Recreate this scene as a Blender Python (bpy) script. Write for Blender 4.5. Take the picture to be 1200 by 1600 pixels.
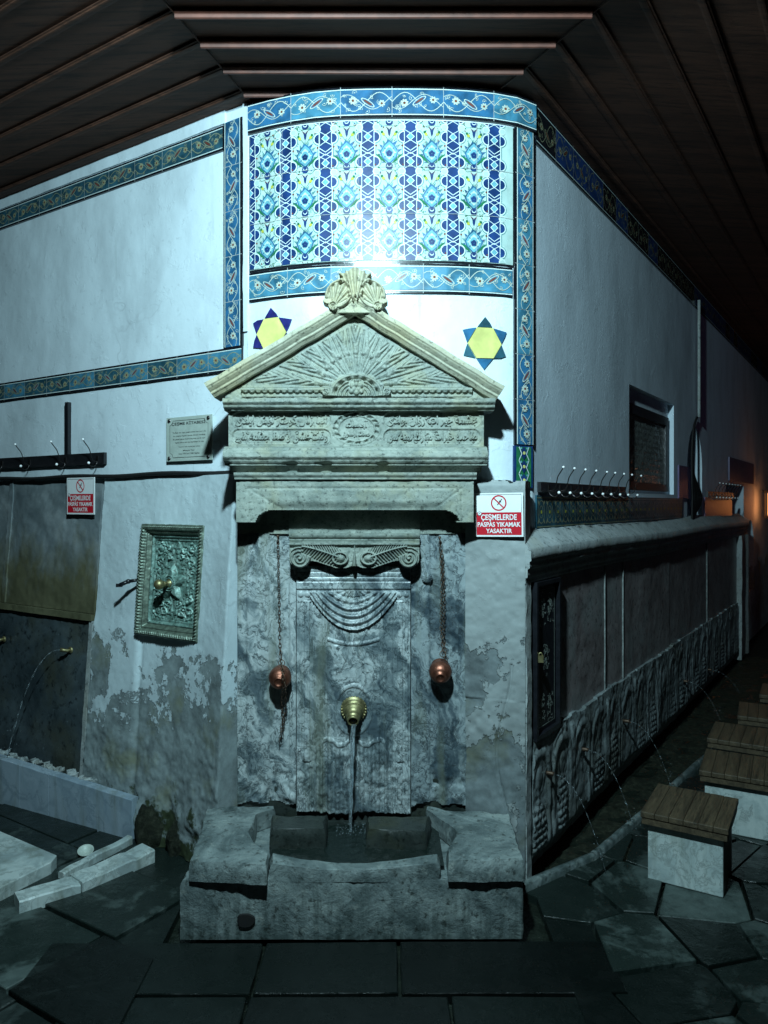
import bpy, math, random
import numpy as np
from mathutils import Vector, Matrix

random.seed(7)
for o in list(bpy.data.objects):
    bpy.data.objects.remove(o, do_unlink=True)
scene = bpy.context.scene
COL = scene.collection

# ------------------------------------------------------------------ camera
FPX, H, HY = 1150.0, 1.55, 786.0       # focal length in photo pixels, eye height, horizon row
cd = bpy.data.cameras.new('camera')
cam = bpy.data.objects.new('camera', cd)
COL.objects.link(cam)
cam.location = (0, 0, H)
cam.rotation_euler = (math.radians(90), 0, 0)
cd.sensor_fit = 'VERTICAL'
cd.sensor_height = 36.0
cd.lens = FPX / 1600 * 36
cd.shift_y = -(800 - HY) / 1600
cd.clip_start = 0.05
cd.clip_end = 300
scene.camera = cam

# ------------------------------------------------------------------ world and light
world = bpy.data.worlds.new('World')
scene.world = world
world.use_nodes = True
wt = world.node_tree
sky = wt.nodes.new('ShaderNodeTexSky')
sky.sky_type = 'NISHITA'
sky.sun_disc = False
sky.sun_elevation = math.radians(-4)
sky.sun_rotation = math.radians(40)
bg = wt.nodes['Background']
wt.links.new(sky.outputs[0], bg.inputs[0])
bg.inputs[1].default_value = 0.012

def lamp(name, kind, loc, energy, color, target=None, **kw):
    d = bpy.data.lights.new(name, kind)
    d.energy = energy
    d.color = color
    for k, v in kw.items():
        setattr(d, k, v)
    o = bpy.data.objects.new(name, d)
    o.location = loc
    if target is not None:
        o.rotation_euler = (Vector(target) - Vector(loc)).to_track_quat('-Z', 'Y').to_euler()
    COL.objects.link(o)
    return o

LAMP = (-0.20, 1.00, 3.16)
lamp('flood_lamp_light', 'AREA', LAMP, 128, (0.60, 0.905, 1.0), (-0.05, 3.1, 2.1), shape='DISK', size=0.13)
lamp('lantern_light', 'POINT', (4.62, 8.0, 1.72), 0.5, (1.0, 0.34, 0.14), shadow_soft_size=0.06)
lamp('violet_shop_light', 'POINT', (5.2, 5.2, 2.3), 1.3, (0.55, 0.25, 1.0), shadow_soft_size=0.1)

scene.view_settings.view_transform = 'Standard'
scene.view_settings.look = 'None'
scene.view_settings.exposure = 0.15
scene.view_settings.gamma = 1.0
scene.view_settings.use_curve_mapping = False
scene.cycles.max_bounces = 6
scene.cycles.use_denoising = True

# ------------------------------------------------------------------ frames: local (u right, v up, w out) -> world
class Flat:
    def __init__(s, o, U, W, V=(0, 0, 1), bulge=None):
        s.o, s.U, s.V, s.W, s.bulge = map(lambda a: np.array(a, float) if a is not None and not callable(a) else a, (o, U, V, W, bulge))
    def pt(s, u, v, w=0.0):
        u, v, w = np.broadcast_arrays(np.asarray(u, float), np.asarray(v, float), np.asarray(w, float))
        if s.bulge is not None:
            w = w + s.bulge(v)
        return s.o + u[..., None] * s.U + v[..., None] * s.V + w[..., None] * s.W
    def hit(s, px, py):
        d = np.array([(px - 600) / FPX, 1.0, -(py - HY) / FPX])
        c = np.array([0, 0, H])
        w = 0.0
        for _ in range(12):
            o = s.o + w * s.W
            t = np.dot(o - c, s.W) / np.dot(d, s.W)
            p = c + d * t
            v = np.dot(p - s.o, s.V) if abs(s.V[2]) > .5 else 0
            w = float(s.bulge(np.array(v))) if s.bulge is not None else 0.0
        return float(np.dot(p - s.o, s.U)), float(v)
    def sub(s, u, v, w=0.0):
        """a frame whose origin is at (u, v, w) of this one"""
        return Flat(s.pt(u, v, w), s.U, s.W, s.V)

def nrm(a):
    a = np.array(a, float)
    return a / np.linalg.norm(a)

def front(Y):
    return Flat((0, Y, 0), (1, 0, 0), (0, -1, 0))
def fx(px, Y):
    return (px - 600) / FPX * Y
def fz(py, Y):
    return H - (py - HY) / FPX * Y
def P(px, py, Y):
    return Vector((fx(px, Y), Y, fz(py, Y)))
def G(px, py, z=0.0):
    Y = (H - z) * FPX / (py - HY)
    return (fx(px, Y), Y)

dL = nrm((-1800, 1150, 0)); nL = nrm((-1150, -1800, 0))
dR = nrm((784, 1150, 0)); nR = nrm((1150, -784, 0))
L0 = np.array((-0.597, 3.22, 0)); R0 = np.array((0.645, 3.20, 0))
R1 = np.array((0.574, 2.975, 0))
batter = lambda v: 0.13 * np.clip((1.68 - v) / 1.68, 0, 1.3)
LW = Flat(L0, -dL, nL)                     # left wall, upper part
LB = Flat(L0, -dL, nL, bulge=batter)       # left wall, battered lower part
RW = Flat(R0, dR, nR)                      # right wall, above the ledge
RL = Flat(R1, dR, nR)                      # right wall, fountain part under the ledge

class Curve:
    """the rounded corner between the two walls"""
    def __init__(s, pts):
        pts = np.array(pts, float)
        # smooth (Catmull-Rom) resample
        out = []
        n = len(pts)
        for i in range(n - 1):
            p0 = pts[max(i - 1, 0)]; p1 = pts[i]; p2 = pts[i + 1]; p3 = pts[min(i + 2, n - 1)]
            for t in np.linspace(0, 1, 16, endpoint=False):
                out.append(0.5 * ((2 * p1) + (-p0 + p2) * t + (2 * p0 - 5 * p1 + 4 * p2 - p3) * t ** 2 + (-p0 + 3 * p1 - 3 * p2 + p3) * t ** 3))
        out.append(pts[-1])
        s.p = np.array(out)
        d = np.linalg.norm(np.diff(s.p, axis=0), axis=1)
        s.s = np.concatenate([[0], np.cumsum(d)])
        tg = np.gradient(s.p, s.s, axis=0)
        s.n = np.stack([tg[:, 1], -tg[:, 0]], 1)
        s.L = s.s[-1]
    def pt(s, u, v, w=0.0):
        u, v, w = np.broadcast_arrays(np.asarray(u, float), np.asarray(v, float), np.asarray(w, float))
        x = np.interp(u, s.s, s.p[:, 0]); y = np.interp(u, s.s, s.p[:, 1])
        nx = np.interp(u, s.s, s.n[:, 0]); ny = np.interp(u, s.s, s.n[:, 1])
        # beyond the ends carry on straight
        e0 = np.minimum(u - s.s[0], 0); e1 = np.maximum(u - s.L, 0)
        t0 = s.p[1] - s.p[0]; t0 = t0 / np.linalg.norm(t0)
        t1 = s.p[-1] - s.p[-2]; t1 = t1 / np.linalg.norm(t1)
        x = x + e0 * t0[0] + e1 * t1[0]; y = y + e0 * t0[1] + e1 * t1[1]
        return np.stack([x + nx * w, y + ny * w, v], -1)
    def hit(s, px, py):
        k = (px - 600) / FPX
        g = s.p[:, 0] / s.p[:, 1]
        u = float(np.interp(k, g, s.s))
        y = float(np.interp(u, s.s, s.p[:, 1]))
        return u, fz(py, y)
CW = Curve([(-.597, 3.22), (-.44, 3.15), (-.267, 3.10), (-.1, 3.083), (.1, 3.08), (.3, 3.088), (.487, 3.12), (.59, 3.16), (.645, 3.20)])

# ------------------------------------------------------------------ mesh builder
class MB:
    def __init__(s):
        s.V = []; s.F = []; s.M = []; s.S = []; s.n = 0
    def add(s, verts, faces, mi=0, smooth=False):
        verts = np.asarray(verts, float).reshape(-1, 3)
        s.V.append(verts)
        b = s.n
        for f in faces:
            s.F.append(tuple(int(i) + b for i in f)); s.M.append(mi); s.S.append(smooth)
        s.n += len(verts)
        return s
    def box(s, c, size, mi=0, rot=None, jit=0.0, rz=0.0):
        x, y, z = [a / 2 for a in size]
        v = np.array([(-x, -y, -z), (x, -y, -z), (x, y, -z), (-x, y, -z), (-x, -y, z), (x, -y, z), (x, y, z), (-x, y, z)], float)
        if jit:
            v += np.random.RandomState(int(abs(c[0] * 977 + c[1] * 131) * 10) % 9999).uniform(-jit, jit, v.shape)
        if rot is not None:
            v = v @ np.array(rot.to_3x3()).T
        if rz:
            c_, s_ = math.cos(rz), math.sin(rz)
            v = v @ np.array([[c_, s_, 0], [-s_, c_, 0], [0, 0, 1]])
        return s.add(v + np.array(c, float), [(0, 3, 2, 1), (4, 5, 6, 7), (0, 1, 5, 4), (1, 2, 6, 5), (2, 3, 7, 6), (3, 0, 4, 7)], mi)
    def fbox(s, fr, u0, u1, v0, v1, w0, w1, mi=0, nu=1):
        """box in a frame; nu = subdivisions along u for the curved one"""
        us = np.linspace(u0, u1, nu + 1)
        for a, b in zip(us[:-1], us[1:]):
            v = fr.pt(np.array([a, b, b, a, a, b, b, a]), np.array([v0, v0, v1, v1, v0, v0, v1, v1]), np.array([w0] * 4 + [w1] * 4))
            s.add(v, [(0, 3, 2, 1), (4, 5, 6, 7), (0, 1, 5, 4), (2, 3, 7, 6)] + ([(1, 2, 6, 5)] if b == us[-1] else []) + ([(3, 0, 4, 7)] if a == us[0] else []), mi)
        return s
    def poly(s, fr, pts, w=0.0, mi=0):
        pts = np.array(pts, float)
        return s.add(fr.pt(pts[:, 0], pts[:, 1], w), [tuple(range(len(pts)))], mi)
    def ribbon(s, fr, pts, wd, w=0.0, mi=0, close=False):
        p = np.array(pts, float)
        if close:
            p = np.vstack([p, p[:1]])
        t = np.gradient(p, axis=0)
        if close:
            t[0] = t[-1] = p[1] - p[-2]
        t /= np.maximum(np.linalg.norm(t, axis=1), 1e-9)[:, None]
        nn = np.stack([-t[:, 1], t[:, 0]], 1)
        ww = np.broadcast_to(np.asarray(wd, float), (len(p),))[:, None] / 2
        a = p + nn * ww; b = p - nn * ww
        v = fr.pt(np.concatenate([a[:, 0], b[:, 0]]), np.concatenate([a[:, 1], b[:, 1]]), w)
        n = len(p)
        return s.add(v, [(i, n + i, n + i + 1, i + 1) for i in range(n - 1)], mi)
    def disc(s, fr, u, v, r, w=0.0, mi=0, n=12, ry=None, ang=0.0):
        a = np.linspace(0, 2 * np.pi, n, endpoint=False)
        x = r * np.cos(a); y = (ry or r) * np.sin(a)
        c, q = math.cos(ang), math.sin(ang)
        return s.poly(fr, np.stack([u + x * c - y * q, v + x * q + y * c], 1), w, mi)
    def prism(s, fr, pts, w0, w1, mi=0):
        p = np.array(pts, float); n = len(p)
        v = np.concatenate([fr.pt(p[:, 0], p[:, 1], w0), fr.pt(p[:, 0], p[:, 1], w1)])
        return s.add(v, [tuple(range(n - 1, -1, -1)), tuple(range(n, 2 * n))] + [(i, (i + 1) % n, n + (i + 1) % n, n + i) for i in range(n)], mi)
    def tube(s, pts, r, mi=0, n=8, close=False, cap=True):
        p = np.array(pts, float); m = len(p)
        rr = np.broadcast_to(np.asarray(r, float), (m,))
        if close:
            t = np.roll(p, -1, 0) - np.roll(p, 1, 0)
        else:
            t = np.gradient(p, axis=0)
        t /= np.maximum(np.linalg.norm(t, axis=1), 1e-9)[:, None]
        up = np.array([0, 0, 1.0]) if abs(t[0][2]) < .9 else np.array([1.0, 0, 0])
        a = np.cross(t[0], up); a /= np.linalg.norm(a)
        rings = []
        for i in range(m):
            a = a - t[i] * np.dot(a, t[i]); a /= max(np.linalg.norm(a), 1e-9)
            b = np.cross(t[i], a)
            th = np.linspace(0, 2 * np.pi, n, endpoint=False)
            rings.append(p[i] + rr[i] * (np.cos(th)[:, None] * a + np.sin(th)[:, None] * b))
        v = np.concatenate(rings)
        f = []
        for i in range(m if close else m - 1):
            j = (i + 1) % m
            for k in range(n):
                f.append((i * n + k, i * n + (k + 1) % n, j * n + (k + 1) % n, j * n + k))
        if cap and not close:
            f.append(tuple(range(n - 1, -1, -1))); f.append(tuple((m - 1) * n + k for k in range(n)))
        return s.add(v, f, mi, True)
    def lathe(s, prof, c, axis, mi=0, n=24, cap=True):
        """prof: (distance along axis, radius)"""
        ax = nrm(axis)
        up = np.array([0, 0, 1.0]) if abs(ax[2]) < .9 else np.array([1.0, 0, 0])
        a = nrm(np.cross(ax, up)); b = np.cross(ax, a)
        th = np.linspace(0, 2 * np.pi, n, endpoint=False)
        rings = [np.array(c) + ax * h + r * (np.cos(th)[:, None] * a + np.sin(th)[:, None] * b) for h, r in prof]
        f = []
        for i in range(len(prof) - 1):
            for k in range(n):
                f.append((i * n + k, i * n + (k + 1) % n, (i + 1) * n + (k + 1) % n, (i + 1) * n + k))
        if cap:
            f.append(tuple(range(n))); f.append(tuple((len(prof) - 1) * n + k for k in range(n)))
        return s.add(np.concatenate(rings), f, mi, True)
    def ball(s, c, r, mi=0, n=10, sc=(1, 1, 1)):
        prof = [(-math.cos(t) * r, max(math.sin(t) * r, 1e-5)) for t in np.linspace(0, math.pi, n)]
        k = s.n
        s.lathe(prof, (0, 0, 0), (0, 0, 1), mi, n + 4, cap=False)
        s.V[-1] = s.V[-1] * np.array(sc) + np.array(c, float)
        return s
    def grid(s, pts, mi=0, smooth=True, mask=None):
        ny, nx = pts.shape[:2]
        i = np.arange(ny * nx).reshape(ny, nx)
        f = np.stack([i[:-1, :-1], i[:-1, 1:], i[1:, 1:], i[1:, :-1]], -1)
        f = f[mask] if mask is not None else f.reshape(-1, 4)
        return s.add(pts.reshape(-1, 3), f.tolist(), mi, smooth)
    def relief(s, fr, u0, u1, v0, v1, res, h, mask=None, depth=0.03, mi=0, smooth=True):
        nx = max(2, int(round((u1 - u0) / res)) + 1); ny = max(2, int(round((v1 - v0) / res)) + 1)
        U, V = np.meshgrid(np.linspace(u0, u1, nx), np.linspace(v0, v1, ny))
        W = h(U, V) + 0 * U
        pts = fr.pt(U, V, W).reshape(-1, 3)
        back = fr.pt(U, V, -depth).reshape(-1, 3)
        i = np.arange(ny * nx).reshape(ny, nx)
        f = np.stack([i[:-1, :-1], i[:-1, 1:], i[1:, 1:], i[1:, :-1]], -1)
        if mask is not None:
            cu = (U[:-1, :-1] + U[1:, 1:]) / 2; cv = (V[:-1, :-1] + V[1:, 1:]) / 2
            f = f[mask(cu, cv)]
        f = f.reshape(-1, 4)
        e = np.concatenate([f[:, [0, 1]], f[:, [1, 2]], f[:, [2, 3]], f[:, [3, 0]]])
        es = np.sort(e, 1)
        key = es[:, 0].astype(np.int64) * (ny * nx) + es[:, 1]
        _, idx, cnt = np.unique(key, return_index=True, return_counts=True)
        be = e[idx[cnt == 1]]
        s.add(pts, f.tolist(), mi, smooth)
        used, inv = np.unique(be, return_inverse=True)
        inv = inv.reshape(-1, 2); m = len(used)
        s.add(np.concatenate([pts[used], back[used]]), [(b, a, a + m, b + m) for a, b in inv.tolist()], mi, False)
        return s

CATS = {}
def link(o, parent):
    COL.objects.link(o)
    if parent is not None:
        o.parent = parent
def wloc(o):
    l = Vector((0, 0, 0))
    while o is not None:
        l = l + o.location; o = o.parent
    return l
def tag(o, label=None, cat=None, group=None, kind=None):
    if label: o['label'] = label
    if cat: o['category'] = cat
    if group: o['group'] = group
    if kind: o['kind'] = kind
    return o
def thing(name, label, cat, loc=(0, 0, 0), group=None):
    o = bpy.data.objects.new(name, None)
    o.location = Vector([float(a) for a in loc]); o.empty_display_size = 0.1
    COL.objects.link(o)
    return tag(o, label, cat, group)
def mesh(name, mb, mats, parent=None, label=None, cat=None, group=None, kind=None, bevel=0.0, world_space=True):
    if not isinstance(mats, (list, tuple)):
        mats = [mats]
    me = bpy.data.meshes.new(name)
    V = np.concatenate(mb.V)
    loc = Vector((0, 0, 0))
    if parent is not None and world_space:
        loc = wloc(parent)
    elif parent is None and world_space:
        c = (V.min(0) + V.max(0)) / 2; c[2] = V[:, 2].min()
        loc = Vector(c)
    V = V - np.array(loc)
    me.from_pydata(V.tolist(), [], mb.F)
    me.polygons.foreach_set('material_index', mb.M)
    me.polygons.foreach_set('use_smooth', mb.S)
    for m in mats:
        me.materials.append(m)
    me.update()
    o = bpy.data.objects.new(name, me)
    link(o, parent)
    if parent is None:
        o.location = loc
    if bevel:
        b = o.modifiers.new('bevel', 'BEVEL'); b.width = bevel; b.segments = 2; b.limit_method = 'ANGLE'; b.angle_limit = math.radians(40)
    return tag(o, label, cat, group, kind)
def dup(root, loc=None, rz=None, label=None, group=None):
    r = root.copy(); COL.objects.link(r)
    if loc is not None: r.location = loc
    if rz is not None: r.rotation_euler = (0, 0, rz)
    if label: r['label'] = label
    if group: r['group'] = group
    for ch in list(root.children):
        c = ch.copy(); COL.objects.link(c); c.parent = r
        for g in list(ch.children):
            d = g.copy(); COL.objects.link(d); d.parent = c
    return r

# ------------------------------------------------------------------ lettering
FONTS = {}
def font(kind):
    if kind not in FONTS:
        FONTS[kind] = None
        if kind == 'arabic':
            import os
            base = bpy.utils.system_resource('DATAFILES', path='fonts')
            for fn in ('NotoSansArabic-VariableFont_wdth,wght.woff2',):
                fp = os.path.join(base, fn)
                if os.path.exists(fp):
                    try: FONTS[kind] = bpy.data.fonts.load(fp)
                    except Exception: pass
    return FONTS[kind]
def text_geo(body, bold=0.0, extrude=0.0, kind=None, res=3):
    cu = bpy.data.curves.new('t', 'FONT')
    cu.body = body; cu.size = 1; cu.offset = bold; cu.extrude = extrude; cu.resolution_u = res
    if kind:
        f = font(kind)
        if f: cu.font = f
    o = bpy.data.objects.new('t', cu); COL.objects.link(o)
    dg = bpy.context.evaluated_depsgraph_get()
    me = bpy.data.meshes.new_from_object(o.evaluated_get(dg))
    V = np.array([v.co[:] for v in me.vertices]).reshape(-1, 3); F = [tuple(p.vertices) for p in me.polygons]
    bpy.data.objects.remove(o); bpy.data.curves.remove(cu); bpy.data.meshes.remove(me)
    return V, F
def put_text(mb, fr, body, u0, u1, v0, v1, w, mi=0, bold=0.0, extrude=0.0, kind=None, keep=False, res=3):
    V, F = text_geo(body, bold, 1.0 if extrude else 0.0, kind, res)
    if len(V) == 0: return
    mn, mx = V.min(0), V.max(0)
    U = u0 + (V[:, 0] - mn[0]) / (mx[0] - mn[0]) * (u1 - u0)
    VV = v0 + (V[:, 1] - mn[1]) / (mx[1] - mn[1]) * (v1 - v0)
    mb.add(fr.pt(U, VV, w + (V[:, 2] * extrude if extrude else 0)), F, mi)

AR = {  # isolated, final, initial, medial presentation forms
 'ا': (0xFE8D, 0xFE8E, None, None), 'آ': (0xFE81, 0xFE82, None, None), 'ب': (0xFE8F, 0xFE90, 0xFE91, 0xFE92), 'ت': (0xFE95, 0xFE96, 0xFE97, 0xFE98),
 'ج': (0xFE9D, 0xFE9E, 0xFE9F, 0xFEA0), 'ح': (0xFEA1, 0xFEA2, 0xFEA3, 0xFEA4), 'خ': (0xFEA5, 0xFEA6, 0xFEA7, 0xFEA8), 'د': (0xFEA9, 0xFEAA, None, None),
 'ر': (0xFEAD, 0xFEAE, None, None), 'ز': (0xFEAF, 0xFEB0, None, None), 'س': (0xFEB1, 0xFEB2, 0xFEB3, 0xFEB4), 'ش': (0xFEB5, 0xFEB6, 0xFEB7, 0xFEB8),
 'ص': (0xFEB9, 0xFEBA, 0xFEBB, 0xFEBC), 'ط': (0xFEC1, 0xFEC2, 0xFEC3, 0xFEC4), 'ع': (0xFEC9, 0xFECA, 0xFECB, 0xFECC), 'ف': (0xFED1, 0xFED2, 0xFED3, 0xFED4),
 'ق': (0xFED5, 0xFED6, 0xFED7, 0xFED8), 'ك': (0xFED9, 0xFEDA, 0xFEDB, 0xFEDC), 'ل': (0xFEDD, 0xFEDE, 0xFEDF, 0xFEE0), 'م': (0xFEE1, 0xFEE2, 0xFEE3, 0xFEE4),
 'ن': (0xFEE5, 0xFEE6, 0xFEE7, 0xFEE8), 'ه': (0xFEE9, 0xFEEA, 0xFEEB, 0xFEEC), 'و': (0xFEED, 0xFEEE, None, None), 'ى': (0xFEEF, 0xFEF0, None, None), 'ي': (0xFEF1, 0xFEF2, 0xFEF3, 0xFEF4)}
def arabic(sx):
    out = []
    for i, c in enumerate(sx):
        if c not in AR: out.append(c); continue
        iso, fin, ini, med = AR[c]
        prev = i > 0 and sx[i - 1] in AR and AR[sx[i - 1]][2] is not None
        nxt = i + 1 < len(sx) and sx[i + 1] in AR
        if prev and nxt and med: g = med
        elif prev: g = fin
        elif nxt and ini: g = ini
        else: g = iso
        out.append(chr(g))
    return ''.join(reversed(out))

# ------------------------------------------------------------------ numeric helpers for carved surfaces
def ss(x, a, b):
    t = np.clip((x - a) / (b - a), 0, 1)
    return t * t * (3 - 2 * t)
def ridge(d, w, h):
    return h * np.sqrt(np.clip(1 - (d / w) ** 2, 0, 1))
def pdist(U, V, pts, close=False):
    p = np.array(pts, float)
    if close: p = np.vstack([p, p[:1]])
    D = np.full(U.shape, 9.0)
    for a, b in zip(p[:-1], p[1:]):
        ab = b - a; L = max(ab @ ab, 1e-12)
        t = np.clip(((U - a[0]) * ab[0] + (V - a[1]) * ab[1]) / L, 0, 1)
        D = np.minimum(D, np.hypot(U - a[0] - t * ab[0], V - a[1] - t * ab[1]))
    return D
def inpoly(U, V, pts):
    r = np.zeros(U.shape, bool); n = len(pts)
    for i in range(n):
        x0, y0 = pts[i]; x1, y1 = pts[(i + 1) % n]
        if y0 == y1: continue
        c = ((y0 > V) != (y1 > V)) & (U < (x1 - x0) * (V - y0) / (y1 - y0) + x0)
        r ^= c
    return r
def vn(U, V, sc, seed=0):
    rs = np.random.RandomState(seed); T = rs.rand(64, 64)
    x = U / sc; y = V / sc
    xi = np.floor(x).astype(int); yi = np.floor(y).astype(int)
    fx_ = x - xi; fy_ = y - yi
    fx_ = fx_ * fx_ * (3 - 2 * fx_); fy_ = fy_ * fy_ * (3 - 2 * fy_)
    g = lambda a, b: T[a % 64, b % 64]
    return (g(xi, yi) * (1 - fx_) + g(xi + 1, yi) * fx_) * (1 - fy_) + (g(xi, yi + 1) * (1 - fx_) + g(xi + 1, yi + 1) * fx_) * fy_ - 0.5
def rough(U, V, amp=0.001, sc=0.02, seed=0):
    return amp * (vn(U, V, sc * 4, seed) * 1.6 + vn(U, V, sc, seed + 1) + 0.5 * vn(U, V, sc / 2.2, seed + 2))
def spiral(cu, cv, r0, r1, turns, a0, sgn=1, n=60):
    t = np.linspace(0, 1, n)
    r = r0 * (r1 / r0) ** t
    a = a0 + sgn * t * turns * 2 * np.pi
    return np.stack([cu + r * np.cos(a), cv + r * np.sin(a)], 1)
def arc(cu, cv, r, a0, a1, n=12, ry=None):
    a = np.radians(np.linspace(a0, a1, n))
    return np.stack([cu + r * np.cos(a), cv + (ry or r) * np.sin(a)], 1)

# ------------------------------------------------------------------ materials
class NT:
    def __init__(s, name):
        s.m = bpy.data.materials.new(name); s.m.use_nodes = True
        s.t = s.m.node_tree; s.b = s.t.nodes['Principled BSDF']
        g = s.t.nodes.new('ShaderNodeNewGeometry'); s.pos = g.outputs['Position']
    def N(s, typ, **kw):
        n = s.t.nodes.new(typ)
        for k, v in kw.items(): setattr(n, k, v)
        return n
    def set(s, sock, v):
        if hasattr(v, 'is_linked') or hasattr(v, 'node'): s.t.links.new(v, sock)
        else: sock.default_value = v
    def scale(s, v, sc, rot=(0, 0, 0)):
        n = s.N('ShaderNodeMapping'); s.set(n.inputs[0], v); n.inputs['Scale'].default_value = sc; n.inputs['Rotation'].default_value = rot
        return n.outputs[0]
    def noise(s, sc, detail=4, rough=.55, dist=0.0, vec=None, off=0.0):
        n = s.N('ShaderNodeTexNoise'); v = vec if vec is not None else s.pos
        if off:
            a = s.N('ShaderNodeVectorMath', operation='ADD'); s.set(a.inputs[0], v); a.inputs[1].default_value = (off, off * 1.7, off * .6); v = a.outputs[0]
        s.set(n.inputs['Vector'], v); n.inputs['Scale'].default_value = sc; n.inputs['Detail'].default_value = detail
        n.inputs['Roughness'].default_value = rough; n.inputs['Distortion'].default_value = dist
        return n.outputs[0]
    def voro(s, sc, feature='F1', vec=None, rnd=1.0, out=0):
        n = s.N('ShaderNodeTexVoronoi', feature=feature); s.set(n.inputs['Vector'], vec if vec is not None else s.pos); n.inputs['Scale'].default_value = sc
        n.inputs['Randomness'].default_value = rnd
        return n.outputs[out]
    def ramp(s, f, stops, interp='LINEAR'):
        n = s.N('ShaderNodeValToRGB'); cr = n.color_ramp; cr.interpolation = interp
        while len(cr.elements) < len(stops): cr.elements.new(0.5)
        for e, (p, c) in zip(cr.elements, stops):
            e.position = p; c = (c, c, c) if isinstance(c, (int, float)) else c; e.color = (*c, 1)
        s.set(n.inputs[0], f); return n.outputs[0]
    def mix(s, f, a, b, mode='MIX'):
        n = s.N('ShaderNodeMix', data_type='RGBA', blend_type=mode); s.set(n.inputs[0], f)
        for i, v in ((6, a), (7, b)):
            if isinstance(v, tuple): v = (*v, 1)[:4]
            s.set(n.inputs[i], v)
        return n.outputs[2]
    def math(s, op, a, b=0.0, clamp=False):
        n = s.N('ShaderNodeMath', operation=op, use_clamp=clamp); s.set(n.inputs[0], a); s.set(n.inputs[1], b); return n.outputs[0]
    def z(s, ax=2):
        n = s.N('ShaderNodeSeparateXYZ'); s.set(n.inputs[0], s.pos); return n.outputs[ax]
    def bump(s, h, strength=.5, dist=.01, prev=None):
        n = s.N('ShaderNodeBump'); n.inputs['Strength'].default_value = strength; n.inputs['Distance'].default_value = dist
        s.set(n.inputs['Height'], h)
        if prev is not None: s.set(n.inputs['Normal'], prev)
        s.set(s.b.inputs['Normal'], n.outputs[0]); return n.outputs[0]
    def fin(s, col=None, rough=None, metal=None, spec=None, **kw):
        for k, v in (('Base Color', col), ('Roughness', rough), ('Metallic', metal), ('Specular IOR Level', spec)):
            if v is None: continue
            if isinstance(v, tuple): v = (*v, 1)[:4]
            s.set(s.b.inputs[k], v)
        for k, v in kw.items(): s.set(s.b.inputs[k.replace('_', ' ')], v)
        return s.m

def simple(name, col, rough=.5, metal=0.0, var=.25, sc=30, bump=.2, bdist=.002, spec=.5):
    n = NT(name)
    f = n.noise(sc, 5)
    c = n.mix(n.ramp(f, [(.3, 0.0), (.7, 1.0)]), tuple(a * (1 - var) for a in col), tuple(min(1, a * (1 + var)) for a in col))
    if bump: n.bump(n.noise(sc * 3, 4), bump, bdist)
    return n.fin(c, rough, metal, spec)

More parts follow.
